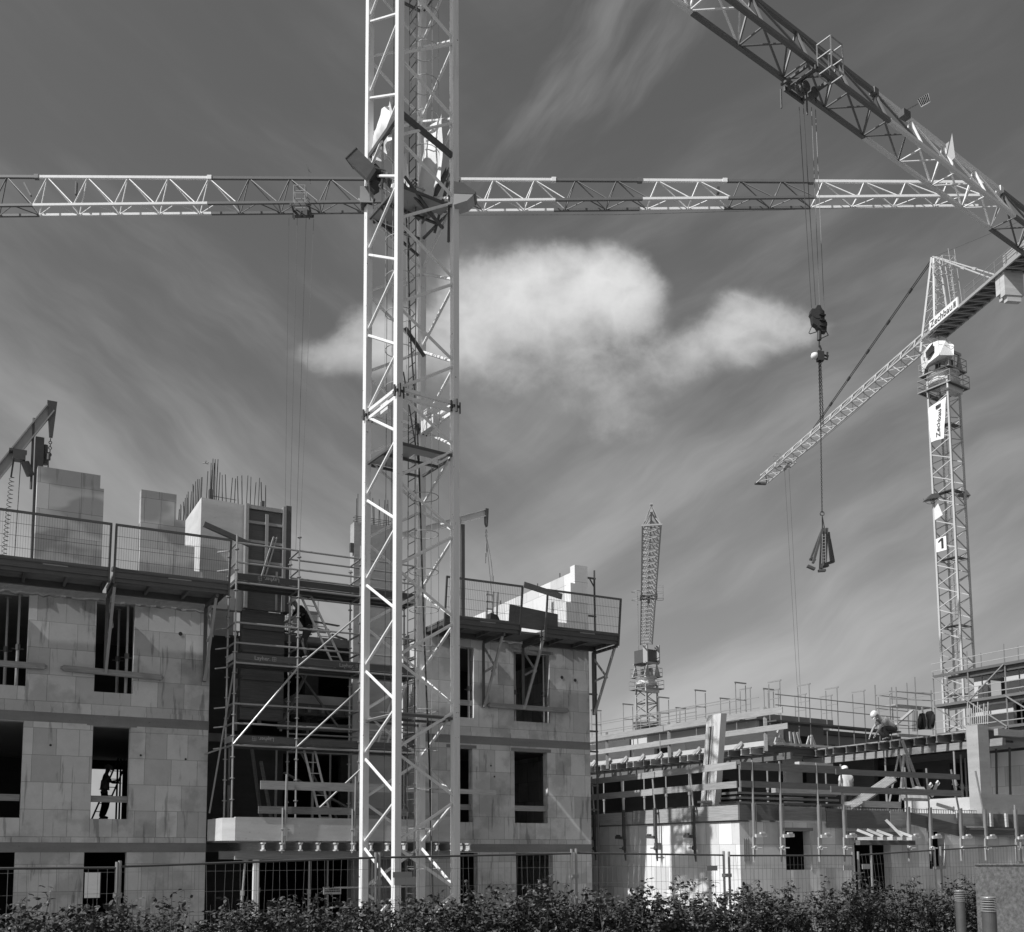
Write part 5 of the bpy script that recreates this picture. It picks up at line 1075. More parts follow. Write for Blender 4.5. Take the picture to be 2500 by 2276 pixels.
for i in range(7):
    m = MB(); o_ = B.w(4.9+i*.09, .9+i*.1, 3.15+.04*i); q_ = B.w(6.9+i*.07, 1.1+i*.08, 4.05+.04*i); m.bar(o_, q_, .06, .05); part(m, 'beam', 'wood', t)
for i in range(9):
    m = MB(); s = 7.0+i*.12; m.bar(B.w(s,.9,3.5), B.w(s+.12,1.2,3.84+r_.uniform(-.04,.04)), .09, .12); part(m, 'beam_end', 'wood', t)
m = MB()
for i in range(6): m.ring(B.w(6.55+i*.11, 1.0, 4.2+.03*math.sin(i*2)), .05, .02, B.ex, Z, 8)
part(m, 'prop_heads', 'galv', t)
t = thing('steel_prop_pair', 'two lying steel props showing their square end plates', 'steel prop', B.w(8,1.4,3.7)); m = MB()
for s, z in ((7.95,3.93),(8.25,4.0)): m.tube(B.w(s,.8,z), B.w(s+.5,1.4,z-.35), .04, 8)
part(m, 'tubes', 'galv', t); m = MB()
for s, z in ((7.95,3.93),(8.25,4.0)): m.ring(B.w(s,.78,z), .06, .03, B.ex, Z, 4)
part(m, 'end_plates', 'white2', t)
t = thing('trestle', 'open timber trestle standing before the dark opening', 'trestle', B.w(7.5,4,3.1)); m = MB()
for s0, s1 in ((8.25,8.7),(9.2,8.75)): m.bar(B.w(s0,2.2,3.1), B.w(s1,2.3,5.0), .06, .05); m.bar(B.w(s0+.15,2.8,3.1), B.w(s1,2.5,5.0), .06, .05)
part(m, 'legs', 'wood', t); MB().bar(B.w(9.6,2.2,3.1), B.w(9.0,2.6,5.5), .16, .05).build('plank', 'wood', label='broad plank leaning under the upper deck', cat='plank')
# concrete column with its upstand
t = thing('concrete_column', 'smooth concrete column with low upstand walls at the right of the slab', 'column', B.w(9.2,.2,3.06))
part(MB().box(B, 8.98, 9.44, -.06, .32, 3.07, 5.68), 'shaft', 'conc', t); part(MB().box(B, 8.98, 9.18, .322, 2.6, 3.07, 3.58), 'side_upstand', 'concl', t); part(MB().box(B, 9.442, 14.6, -.06, .14, 3.07, 3.66), 'front_upstand', 'conc', t)  # side upstand paler than the front one: sunlight put into its colour
# upper deck with joists, at the right
t = thing('slab_falsework', 'large falsework deck of timber joists under the crouching worker', 'falsework', B.w(11,3,3.06))
part(MB().box(B, 9.75, 15, .2, 7.6, 5.60, 5.64), 'plywood_deck', 'wood', t)
for i in range(16):
    b = .35+i*.46; e0 = 9.6 - (.12 if i % 3 == 0 else 0); m = MB(); m.box(B, e0, 14.8, b-.04, b+.04, 5.555, 5.597); m.box(B, e0, 14.8, b-.015, b+.015, 5.392, 5.554); m.box(B, e0, 14.8, b-.04, b+.04, 5.35, 5.39); part(m, 'joist', 'woodd', t)
part(MB().box(B, 10.0, 10.12, -.1, 7.8, 5.12, 5.345), 'main_beam', 'wood', t); part(MB().box(B, 12.6, 12.72, -.1, 7.8, 5.12, 5.345), 'main_beam', 'woodd', t)
for i, (s, b) in enumerate(((10.06,1.6),(10.06,4.2),(10.06,6.8),(12.66,.9),(12.66,3.2),(11.4,2.4))): m = MB(); m.tube(B.w(s,b,3.07), B.w(s,b,4.2), .04, 8); m.tube(B.w(s,b,4.1), B.w(s,b,5.11), .03, 8); m.tube(B.w(s,b,4.0), B.w(s,b,4.14), .06, 8); m.tube(B.w(s-.15,b,4.06), B.w(s+.15,b,4.06), .014, 5); part(m, 'prop', 'galv', t)
MB().box(B, 9.6, 10.75, -.25, -.12, 5.38, 5.58).build('timber_beam', 'wood', label='thick beam end sticking out right of the concrete column', cat='timber beam')
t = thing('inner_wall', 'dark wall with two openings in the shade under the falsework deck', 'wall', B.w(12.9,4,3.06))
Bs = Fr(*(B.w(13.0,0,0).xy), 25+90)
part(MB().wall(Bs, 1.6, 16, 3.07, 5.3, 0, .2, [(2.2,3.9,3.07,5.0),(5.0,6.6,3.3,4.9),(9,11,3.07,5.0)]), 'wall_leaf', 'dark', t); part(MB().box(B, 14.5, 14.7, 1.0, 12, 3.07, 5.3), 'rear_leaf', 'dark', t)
t = thing('block_wall', 'bright sunlit block wall beyond the concrete column at the right edge', 'wall', B.w(11.3,1,3.06))
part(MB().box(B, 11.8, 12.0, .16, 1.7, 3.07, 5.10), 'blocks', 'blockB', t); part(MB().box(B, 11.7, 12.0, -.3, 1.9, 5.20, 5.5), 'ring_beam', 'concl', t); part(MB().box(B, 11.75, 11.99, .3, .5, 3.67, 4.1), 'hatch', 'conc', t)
m = MB()
for b in (1.3, .85): m.tube(B.w(11.5,b,3.1), B.w(11.55,b-.05,5.2), .035, 8)
m.build('steel_prop', 'steel', label='thin dark props before the bright wall right of the column', cat='steel prop')
# jackets on a post, starter bars
for i, (X0, X1, Y0, Y1, lab) in enumerate(((2243,2259,1742,1781,'black work jacket hung on the left of the white post'),(2262,2280,1737,1779,'black hooded work jacket hung on the right of the white post'))):
    t = thing('jacket', lab, 'jacket', at((X0+X1)/2, Y1, 31.5)); q = lambda X, Y, d=31.5: at(X, Y, d); ww = X1-X0
    m = MB()
    secs = ((0,.25,.5),(.06,.2,.75),(.2,.06,.9),(.5,.02,.97),(.8,0,1.0),(1.,.05,.95)) if i == 0 else ((0,.15,.6),(.05,0,.85),(.2,.0,1.0),(.5,.2,1.0),(.8,.25,1.0),(1.,.3,.9))
    pts = []; n_ = 10
    for f_, l_, r__ in secs:
        Yc = Y0+(Y1-Y0)*f_; a = q(X0+ww*l_, Yc); b = q(X0+ww*r__, Yc); cc_ = (a+b)/2; hw = (b-a).length/2
        for j in range(n_): th = 2*math.pi*j/n_; pts.append(cc_+V((hw*math.cos(th)*(1+.12*math.sin(j*3+f_*9)), .11*math.sin(th)*(1+.3*math.sin(j*5)), 0)))
    m.add(pts, [(k_*n_+j, k_*n_+(j+1) % n_, (k_+1)*n_+(j+1) % n_, (k_+1)*n_+j) for k_ in range(len(secs)-1) for j in range(n_)]+[tuple(range(n_))])
    part(m, 'body', 'cloth', t, smooth=True)
    m = MB(); s_ = X0+ww*(.2 if i == 0 else .95); m.path([q(s_, Y0+8, 31.4), q(s_-1, Y0+20, 31.35), q(s_-2, Y0+36, 31.4)], [.05,.06,.05], 6); part(m, 'sleeve', 'cloth', t, smooth=True)
t = thing('site_post', 'pale post with a white board on which the jackets hang', 'post', at(2256, 1782, 31.6)); m = MB(); m.bar(at(2251,1726,31.6), at(2254,1748,31.6), .05, .04); m.bar(at(2258,1742,31.65), at(2264,1781,31.65), .09, .05); part(m, 'boards', 'concl', t)
t = thing('starter_bars', 'four starter bars rising left of the hanging jackets', 'rebar', at(2232,1785,32)); m = MB()
for X in (2229, 2232.5, 2236, 2240): m.bar(at(X, 1786, 32), at(X, 1736, 32), .016, .016)
part(m, 'bars', 'rust', t)
t = thing('starter_bars', 'cluster of starter bars above the concrete column', 'rebar', B.w(8.6,.5,5.6)); m = MB()
for i in range(11): X = 2361+i*5.0; m.bar(at(X, 1768, 30), at(X+1, 1714+((i*7) % 5)*4, 30), .016, .016)
part(m, 'bars', 'concl', t)
# ---- left falsework deck behind the guard boards
DK = Fr(*(at(1886, 1821, 34.6).xy), 29.5)
t = thing('slab_falsework', 'long dark falsework deck with guard boards left of the precast panel', 'falsework', DK.w(2,5,3.06))
part(MB().box(DK, 0, 6, 0, 13, 5.62, 5.66), 'plywood_deck', 'woodd', t)
for i in range(24):
    b = .2+i*.52; m = MB(); e0 = -.22-.1*(i % 2); m.box(DK, e0, 6, b-.04, b+.04, 5.575, 5.615); m.box(DK, e0, 6, b-.015, b+.015, 5.432, 5.574); m.box(DK, e0, 6, b-.04, b+.04, 5.39, 5.43); part(m, 'joist', 'wood' if i % 3 else 'woodd', t)
part(MB().box(DK, .3, .42, -.5, 13, 5.15, 5.385), 'main_beam', 'woodd', t)
part(MB().box(DK, -.02, .05, .2, 13, 5.665, 5.84), 'edge_board', 'concl', t)
for i in range(11):
    b = 1.4+i*1.05; m = MB(); m.bar(DK.w(-.16,b+.22,5.64), DK.w(-.1,b-.1,5.88), .04, .09); part(m, 'edge_brace', 'woodl', t)
for i in range(10): s, b = (.36, .6+i*1.3); m = MB(); m.tube(DK.w(s,b,3.07), DK.w(s,b,4.3), .04, 8); m.tube(DK.w(s,b,4.2), DK.w(s,b,5.14), .03, 8); m.tube(DK.w(s,b,4.15), DK.w(s,b,4.3), .06, 8); part(m, 'prop', 'galv', t)
for i, b in enumerate((.15, 5.0, 8.8, 12.3)):
    part(MB().bar(DK.w(-.16,b,5.45), DK.w(-.16,b,7.0), .10, .10), 'guard_post', 'wood', t)
m = MB(); m.box(DK, -.25, -.22, -.7, 5.6, 6.68, 6.9); part(m, 'guard_board', 'wood', t); part(MB().box(DK, -.28, -.25, 5.2, 13, 6.66, 6.88), 'guard_board', 'wood', t)
part(MB().box(DK, -.25, -.22, -.9, 5.8, 6.12, 6.32), 'guard_board', 'wood', t); part(MB().box(DK, -.28, -.25, 5.4, 13, 6.10, 6.30), 'guard_board', 'wood', t)
part(MB().box(DK, .9, 1.0, .3, 5.2, 5.7, 6.45), 'dark_upstand', 'ply', t); part(MB().box(DK, .9, 1.0, 8.6, 13, 5.7, 6.75), 'dark_upstand', 'ply', t)
t = thing('inner_wall', 'dark wall set back in the shade under the left falsework deck', 'wall', DK.w(4,5,3.06))
D2 = Fr(*(DK.w(4.2,0,0).xy), 29.5+90); part(MB().wall(D2, -1, 14, 3.07, 5.38, 0, .2, [(2,3.4,3.07,5),(6,7.5,3.07,5)]), 'wall_leaf', 'dark', t); part(MB().box(DK, .3, 6, 13.0, 13.2, 3.07, 5.38), 'end_leaf', 'dark', t); part(MB().box(DK, 5.6, 5.8, 0, 13, 3.07, 5.38), 'rear_leaf', 'dark', t)
m = MB(); m.bar(DK.w(.5,-.6,4.95), DK.w(2.2,-.6,4.95), .2, .2); m.build('timber_beam', 'woodl', label='pale short beam under the deck corner right of the precast panel', cat='timber beam')
MB().box(B, 9.2, 10.0, 7.85, 8.0, 3.07, 5.5).build('wall_panel', 'conc', label='grey wall panel standing between the two falsework decks', cat='wall')
t = thing('timber_trestle', 'loose pale battens heaped at the right end of the left deck', 'timber pile', DK.w(.6,-.4,5.7)); m = MB(); r_ = random.Random(6)
for i in range(9): a = DK.w(-.1+i*.32, -.2+.05*i, 5.68); m.bar(a, a+DK.ex*r_.uniform(-.4,.4)+Z*r_.uniform(.3,.55), .045, .09)
m.bar(DK.w(-.2,-.3,5.68), DK.w(3.2,-.5,5.66), .08, .08); part(m, 'battens', 'woodl', t)

# ================================================================== buildings farther back
K = Fr(*(at(1850, 1900, 52).xy), 30.)
t = thing('apartment_block', 'pale unfinished flats with window openings behind the left falsework deck', 'building', K.w(3,6,0)); Ks = Fr(*(K.w(0,0,0).xy), 120.)
part(MB().wall(Ks, 0, 15, 5.3, 8.8, 0, -.24, [(1.2,2.6,5.6,8.2),(4.0,5.2,5.6,8.2),(6.6,7.8,5.6,8.0),(10.2,11.6,5.6,8.2)]), 'left_wall', 'far', t)
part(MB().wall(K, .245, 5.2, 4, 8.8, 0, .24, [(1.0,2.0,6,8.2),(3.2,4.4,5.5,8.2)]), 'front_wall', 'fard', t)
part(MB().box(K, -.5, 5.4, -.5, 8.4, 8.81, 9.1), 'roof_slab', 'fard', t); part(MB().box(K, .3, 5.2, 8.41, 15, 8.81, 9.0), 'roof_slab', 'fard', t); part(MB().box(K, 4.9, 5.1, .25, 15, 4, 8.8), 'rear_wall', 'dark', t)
part(MB().box(K, -.03, .0, 4.0, 8.2, 5.35, 5.9), 'parapet_strip', 'fard', t)
def gates(frame, spots, zb, zt, labs, grp, w_=.73, alongb=True, rails=(), rail_rng=None):
    for i, (a, b, dz) in enumerate(spots):
        t = thing('scaffold_gate', labs[i] if isinstance(labs, list) else labs, 'scaffold frame', frame.w(a, b, zb), grp)
        p = lambda k, z: frame.w(a+(0 if alongb else k), b+(k if alongb else 0), z)
        m = MB(); m.bar(p(0,zb), p(0,zt+dz), .04, .04); m.bar(p(w_,zb), p(w_,zt+dz-.1), .04, .04); m.bar(p(-.08,zt+dz), p(w_+.05,zt+dz), .05, .07); m.bar(p(0,zt-.9), p(w_,zt-.9), .035, .035); part(m, 'frame', 'galv', t)
GL = [x_+' open scaffold frame from the dark roof corner above the roof of the pale flats' for x_ in ('first','second','third','fourth','fifth')]
gates(K, [(-1.1, b, 0) for b in (.3, 3.2, 6.1, 9.2, 12.2)], 5.5, 10.75, GL, 'scaffold frames round the pale flats', alongb=False)
gates(K, [(a, -1.3, 0) for a in (.4, 2.6, 4.8, 7.0, 9.2)], 5.5, 10.75, [x_+' open scaffold frame from the left before the grey gable of the pale flats' for x_ in ('first','second','third','fourth','fifth')], 'scaffold frames before the grey gable', alongb=True)
gates(K, [(2.0, b, .2-.1*i) for i, b in enumerate((1.2, 4.4, 8.0, 11.2))], 9.0, 10.6, [x_+' rear scaffold frame from the right, standing behind the front row on the pale flats' for x_ in ('first','second','third','fourth')], 'rear scaffold frames of the pale flats', alongb=False)
gates(K, [(a, 1.8, .1*(i % 2)) for i, a in enumerate((1.6, 3.8, 6.0, 8.2))], 9.0, 10.9, [x_+' rear scaffold frame from the left, behind the grey gable of the pale flats' for x_ in ('first','second','third','fourth')], 'rear scaffold frames of the grey gable', alongb=True)
m = MB()
for z in (9.35, 9.9): m.bar(K.w(-1.1, 0, z), K.w(-1.1, 13, z), .04, .04); m.bar(K.w(0, -1.3, z+.1), K.w(10, -1.3, z+.1), .045, .045); m.bar(K.w(-.4, -.6, z), K.w(-.4, 13, z), .03, .03)
m.build('scaffold_rails', 'galv', label='long thin scaffold rails round the roof of the pale flats', cat='scaffold rail')
m = MB(); m.box(K, -1.2, -.5, 0, 13, 8.7, 8.78); m.box(K, 0, 10, -1.35, -.6, 8.6, 8.68); m.box(K, 3.5, 10, -1.35, -.6, 6.6, 6.68); m.build('scaffold_deck', 'steel', label='thin scaffold decks at roof level of the pale flats', cat='scaffold deck')
t = thing('roof_structure', 'small pale pitched wall tops behind the scaffold frames', 'roof', K.w(8,2,8)); m = MB(); m.prism([K.w(4.5,2,8.2), K.w(8.2,2,8.2), K.w(8.2,2,9.55), K.w(4.5,2,8.9)], K.ey*.3); part(m, 'sloping_wall', 'far', t)
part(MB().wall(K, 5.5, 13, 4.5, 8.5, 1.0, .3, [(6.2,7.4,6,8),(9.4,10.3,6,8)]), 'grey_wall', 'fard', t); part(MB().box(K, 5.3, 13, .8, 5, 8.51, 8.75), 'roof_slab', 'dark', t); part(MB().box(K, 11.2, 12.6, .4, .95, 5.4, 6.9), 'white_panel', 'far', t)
t = thing('site_hut', 'small white box building with a grey side at the foot of the distant crane', 'hut', at(1480, 1850, 75)); KH = Fr(*(at(1466, 1850, 75).xy), 30)
part(MB().box(KH, 0, 2.2, 0, 3.0, 6, 10.1), 'box', 'far', t); part(MB().box(KH, -3, -.3, 1, 6, 6, 9.4), 'lower_box', 'far', t)
for i, X in enumerate((1440, 1483, 1500, 1518)): gates(KH, [((X-1466)*.035, -1, 0)], 6, 10.4+.1*i, ['leftmost','second','third','rightmost'][i]+' tiny scaffold frame by the small white box building', 'tiny scaffold frames by the white box', w_=.5)
t = thing('falsework_deck', 'stack of thin dark decks in front of the foot of the distant crane', 'falsework', at(1580,1780,70)); m = MB()
for i, (X0, X1, Y_) in enumerate(((1552,1600,1766),(1552,1640,1774),(1555,1630,1781))): m.bar(at(X0,Y_,70), at(X1,Y_-1,66), .35, .18)
part(m, 'decks', 'steel', t); m = MB(); m.bar(at(1552,1752,70), at(1700,1726,60), .05, .05); m.bar(at(1552,1762,70), at(1700,1738,60), .05, .05)
for X in (1553, 1612, 1660): m.bar(at(X,1790,68), at(X,1750-(X-1553)*.12,68), .06, .06)
part(m, 'rails', 'galv', t)
# ---- scaffolded block at the right
S_ = Fr(*(at(2333, 1900, 66).xy), 25.); 
t = thing('apartment_block', 'tall block wrapped in scaffolding at the right edge behind the low block', 'building', S_.w(4,-2,0)); Ss = Fr(*(S_.w(2.0,0,0).xy), 115.)
part(MB().wall(Ss, -9, -.2, 3, 13.6, 0, -.3, [(-3.9,-2.9,8.8,11.5),(-7.6,-5.2,11.9,13.3),(-7.4,-5.0,7.0,10.4),(-2.4,-1.2,12,13.3)]), 'left_wall', 'far', t)
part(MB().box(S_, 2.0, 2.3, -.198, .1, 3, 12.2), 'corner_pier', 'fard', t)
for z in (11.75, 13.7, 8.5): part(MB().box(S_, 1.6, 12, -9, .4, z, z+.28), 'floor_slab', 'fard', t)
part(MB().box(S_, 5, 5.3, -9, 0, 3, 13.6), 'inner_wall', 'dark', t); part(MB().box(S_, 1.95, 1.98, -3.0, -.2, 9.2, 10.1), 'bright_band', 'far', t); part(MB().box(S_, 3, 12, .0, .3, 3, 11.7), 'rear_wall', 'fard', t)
t = thing('facade_scaffold', 'multi-storey scaffold with decks and bracing on the block at the right edge', 'scaffold', S_.w(.5,-3,3))
for lv, z in enumerate((5.7, 7.7, 9.65, 11.6, 13.6)):
    part(MB().box(S_, -.1, 1.3, -9, 1.2 if lv < 4 else -.6, z, z+.09), 'deck', 'woodd', t)
    m = MB(); 
    for zz in (.5, 1.0): m.bar(S_.w(-.15,-9,z+zz), S_.w(-.15,1.3,z+zz), .05, .05); (m.bar(S_.w(-.15,1.3,z+zz), S_.w(-3.6,1.9,z+zz), .05, .05) if lv < 4 else None)
    part(m, 'ledger', 'grey', t); part(MB().box(S_, -.2, -.15, -9, 1.2, z+.02, z+.2), 'toe_board', 'woodd', t)
    m = MB(); m.box(S_, -.0, .06, -9, .2, z-.3, z-.02); part(m, 'deck_beam', 'steel', t)
for i, b in enumerate((1.2, -1.4, -4.0, -6.6)):
    for a in (-.15, 1.2): part(MB().bar(S_.w(a,b,3), S_.w(a,b,15.0 if i else 14.0), .06, .06), 'standard', 'galv', t)
m = MB()
for (b0, z0, b1, z1) in ((1.2,11.7,-1.4,9.75),(-1.4,11.7,-4.0,9.75),(1.2,13.7,-1.4,11.7),(-1.4,11.7,-4,13.7),(-1.4,7.7,-4,9.7),(-4,11.7,-6.6,9.75),(1.2,9.7,0,7.7)): m.bar(S_.w(-.25,b0,z0), S_.w(-.25,b1,z1), .07, .07)
part(m, 'diagonal', 'galv', t)
t = thing('stair_scaffold', 'open scaffold stair tower round the foot of the right crane mast', 'scaffold', S_.w(-2,1.5,3))
for i, (a, b) in enumerate(((-3.6,1.3),(-3.6,3.0),(-1.8,1.3),(-.3,1.3),(-1.8,3.2),(-.3,3.2))): part(MB().bar(S_.w(a,b,3), S_.w(a,b,12.8+(i % 3)*.4), .06, .06), 'standard', 'galv', t)
m = MB(); r_ = random.Random(12)
for z in (6.7, 7.7, 8.7, 9.65, 10.6, 11.6, 12.5):
    for p, q in (((-3.6,1.3),(-.3,1.3)),((-3.6,3),(-.3,3.2)),((-3.6,1.3),(-3.6,3)),((-.3,1.3),(-.3,3.2))): m.bar(S_.w(*p,z), S_.w(*q,z), .05, .05)
part(m, 'ledger', 'galv', t); m = MB()
for z in (7.7, 9.65, 11.6): m.box(S_, -3.6, -.3, 1.4, 2.3, z, z+.08); m.bar(S_.w(-3.4,2.7,z-1.9), S_.w(-.5,2.7,z), .3, .08)
part(m, 'deck', 'grey', t)

# ================================================================== foreground
G = Fr(0, 14.4, 31.8)                       # site fence line
def gpt(u_): k_ = 14.4/(1-.62*u_); return V((u_*k_, k_, 0))
def top_at(X, Y): u_ = (X-PX)/2468.; p_ = gpt(u_); r = ray(X, Y); return EYE+r[2]/r[1]*p_.y, p_
FN = [((-250,2122),(285,2119)),((292,2116),(917,2094)),((926,2094),(1396,2084)),((1407,2083),(1768,2088)),((1781,2089),(2083,2089)),((2097,2088),(2284,2076)),((2299,2075),(2486,2064)),((2496,2064),(2600,2060))]
flab = ['site fence panel at the far left edge','site fence panel in front of the left block and balcony','site fence panel crossing the foot of the crane mast','site fence panel before the right corner of the left block and the bright wall','site fence panel before the front of the low block with the square window','fence panel with many slanting wires before the doorway','fence panel before the right window','fence panel at the right edge']
for i, ((X0, Y0), (X1, Y1)) in enumerate(FN):
    z0, p_ = top_at(X0, Y0); z1, q_ = top_at(X1, Y1); d = (q_-p_).normalized()
    t = thing('fence_panel', flab[i], 'fence', p_, 'mesh site fence panels')
    for P_, z_, xo in ((p_, z0, 0), (q_, z1, 0)):
        mm_ = MB().tube(P_+Z*.0, P_+Z*(z_+.07)+V((0,0,0)), .021, 8); part(mm_, 'post', 'galv', t)
    part(MB().tube(p_+Z*z0, q_+Z*z1, .016, 8), 'top_rail', 'steel', t); part(MB().tube(p_+Z*.15, q_+Z*.15, .016, 8), 'bottom_rail', 'steel', t)
    m = MB(); L = (q_-p_).length; n_ = int(L/.105); rr_ = random.Random(i)
    for k_ in range(1, n_): f_ = k_/n_; a = p_.lerp(q_, f_); zt = z0+(z1-z0)*f_; bnd = (.02*math.sin(k_*1.3+i) if i in (1, 2) else (.12 if i == 5 else 0)*(1-f_)); m.path([a+Z*.15, a+Z*(zt*.5)+d*bnd*.5, a+Z*(zt+.015)-d*bnd], .0026, 4)
    for k_ in range(8): z_ = .25+k_*.25; m.path([p_+Z*min(z_, z0), q_+Z*min(z_, z1)], .0026, 4)
    part(m, 'wire_mesh', 'galv', t)
    if i < len(FN)-1:
        u1 = (FN[i+1][0][0]-PX)/2468.; c2_ = gpt(u1); m = MB(); m.bar(q_+Z*(z1*.82)-d*.03, c2_+Z*(z1*.82)+d*.03, .05, .06); m.tube(q_+Z*(z1*.82)+V((0,-.05,0)), q_+Z*(z1*.82)+V((0,.07,0)), .014, 6); part(m, 'coupler', 'galv', t)
def fence_plate(X0, Y0, X1, Y1, lab, mt, lines=True):
    ua, ub = (X0-PX)/2468., (X1-PX)/2468.; a, b = gpt(ua), gpt(ub); off_ = V((.02,-.03,0))
    za = EYE+ray(X0, Y0)[2]/ray(X0, Y0)[1]*a.y; zb = EYE+ray(X0, Y1)[2]/ray(X0, Y1)[1]*a.y
    t = thing('sign_plate', lab, 'sign', (a+b)/2+Z*zb); m = MB(); m.prism([a+off_+Z*zb, b+off_+Z*zb, b+off_+Z*za, a+off_+Z*za], V((-.003,.006,0))); part(m, 'plate', mt, t)
    if lines:
        m = MB(); r_ = random.Random(X0)
        for row in (.68, .36):
            f_ = .08
            while f_ < .9: w_ = r_.uniform(.03,.09); pa, pb = a.lerp(b, f_)+off_*1.15, a.lerp(b, min(f_+w_, .93))+off_*1.15; z_ = zb+(za-zb)*row; m.quad(pa+Z*z_, pb+Z*z_, pb+Z*(z_+.018), pa+Z*(z_+.018)); f_ += w_+.025
        part(m, 'small_print', 'ink', t)
fence_plate(787, 2168, 830, 2184, 'small pale plate with tiny print on the fence before the balcony', 'white2')
fence_plate(956, 2129, 1003, 2143, 'small dark plate on the fence at the mast foot', 'grey', False)
fence_plate(1722, 2114, 1748, 2126, 'small grey plate on the fence before the bright wall', 'galv', False)
fence_plate(2056, 2113, 2079, 2125, 'small pale plate on the fence left of the doorway', 'white2', False)
fence_plate(2102, 2110, 2121, 2122, 'small pale plate on the fence right of the doorway posts', 'white2', False)
# rendered wall at the lower right
Rw = Fr(*(at(2379, 2113, 17.5).xy), 10.)
t = thing('retaining_wall', 'low rough-cast wall at the lower right corner behind the lamps', 'wall', Rw.w(3,0,0)); zt_ = at(2379, 2113, 17.5).z
part(MB().prism([Rw.w(0,0,0), Rw.w(12,0,0), Rw.w(12,.3,0), Rw.w(.25,.3,0)], Z*zt_), 'rendered_face', 'concr', t); part(MB().prism([Rw.w(0,-.01,zt_+.002), Rw.w(12,-.01,zt_+.002), Rw.w(12,.31,zt_+.002), Rw.w(.25,.31,zt_+.002)], Z*.02), 'coping', 'concr', t)
# bollard lamps
for X, Y, d_, r_b, lab in ((2342, 2174, 12.0, .0575, 'slimmer louvred bollard lamp, the one farther left and back'), (2412.5, 2190, 9.0, .064, 'larger louvred bollard lamp nearest the lower right corner')):
    tp_ = at(X, Y, d_); c = V((tp_.x, tp_.y, 0)); zt_ = tp_.z; t = thing('bollard_lamp', lab, 'bollard', c, 'louvred bollard lamps')
    m = MB(); m.lathe(c, [(r_b*1.12,0),(r_b*1.12,.02),(r_b*.93,.025),(r_b*.93,zt_-.128)], 24); part(m, 'shaft', 'steel', t, smooth=False)
    m = MB(); m.lathe(c, [(r_b*.6,zt_-.127),(r_b*.6,zt_-.01)], 20); part(m, 'diffuser', 'steel', t)
    for k_ in range(6): z_ = zt_-.128+k_*.0215; m = MB(); m.lathe(c, [(r_b*.62,z_+.001),(r_b*1.03,z_),(r_b*1.03,z_+.007),(r_b*.62,z_+.016)], 24); part(m, 'louvre', 'galv', t)
    m = MB(); m.lathe(c, [(r_b*1.03,zt_-.006),(r_b*1.0,zt_),(r_b*.6,zt_+.003)], 24); part(m, 'cap', 'galv', t)
# hedge of separate shrubs
def leaf_mesh(mb, c, L, wd, rnd):
    a = V((rnd.gauss(0,1), rnd.gauss(0,1), rnd.gauss(-.1,.55))); a.normalize(); n_ = V((rnd.gauss(0,.6), rnd.gauss(0,.6), 1)); s_ = a.cross(n_).normalized(); n_ = s_.cross(a).normalized()
    p = [c, c+a*L*.35+s_*wd*.5-n_*L*.02, c+a*L*.75+s_*wd*.32+n_*L*.02, c+a*L-n_*L*.12, c+a*L*.75-s_*wd*.32+n_*L*.02, c+a*L*.35-s_*wd*.5-n_*L*.02, c+a*L*.5+n_*L*.1]
    mb.add(p, [(0,1,6),(1,2,6),(2,3,6),(3,4,6),(4,5,6),(5,0,6)])
def shrub_meshes(seed, ns=15, H=1.6, spread=.38, L=.098, dens=20):
    rnd = random.Random(seed); st_, lf = MB(), MB()
    for i in range(ns):
        th = rnd.uniform(0, 6.28); r0 = rnd.uniform(0, .09); h = H*rnd.uniform(.62, .98) if i > 3 else H*rnd.uniform(.98, 1.13)
        b = V((r0*math.cos(th), r0*math.sin(th), 0)); sp_ = spread*rnd.uniform(.3, 1.); tip = V((sp_*math.cos(th), sp_*math.sin(th), h)); mid = b.lerp(tip, .55)+V((rnd.gauss(0,.05), rnd.gauss(0,.05), .12))
        pts = [b, b.lerp(mid, .5), mid, mid.lerp(tip, .55)+V((rnd.gauss(0,.03), rnd.gauss(0,.03), .03)), tip]
        st_.path(pts, [.011,.009,.007,.005,.002], 5)
        for k_ in range(11):                              # side twigs carrying leaves
            f_ = rnd.uniform(.30, 1.0); j = min(int(f_*4), 3); p0_ = pts[j].lerp(pts[j+1], f_*4-j); a = rnd.uniform(0, 6.28); ll = rnd.uniform(.08, .22); q_ = p0_+V((ll*math.cos(a), ll*math.sin(a), ll*rnd.uniform(-.1,.7)))
            st_.path([p0_, q_], [.003,.0015], 3)
            for _ in range(int(dens/4)): g_ = rnd.uniform(.1, 1.15); c = p0_.lerp(q_, g_)+V((rnd.gauss(0,.014), rnd.gauss(0,.014), rnd.gauss(0,.014))); leaf_mesh(lf, c, L*rnd.uniform(.6,1.15), L*.55, rnd)
    return st_, lf
protos = []
def make_shrub(seed, label, loc, sc_=1., rz=0., kind='hedge', **k):
    st_, lf = shrub_meshes(seed, **k); t = thing('hedge_shrub', label, 'shrub', (0,0,0), 'leafy shrubs of the hedge along the fence' if kind == 'hedge' else None)
    part(st_, 'stems', 'bark', t); part(lf, 'foliage', 'leaf' if kind == 'hedge' else 'leafd', t)
    t.location = loc; t.scale = (sc_,)*3; t.rotation_euler = (0,0,rz); return t
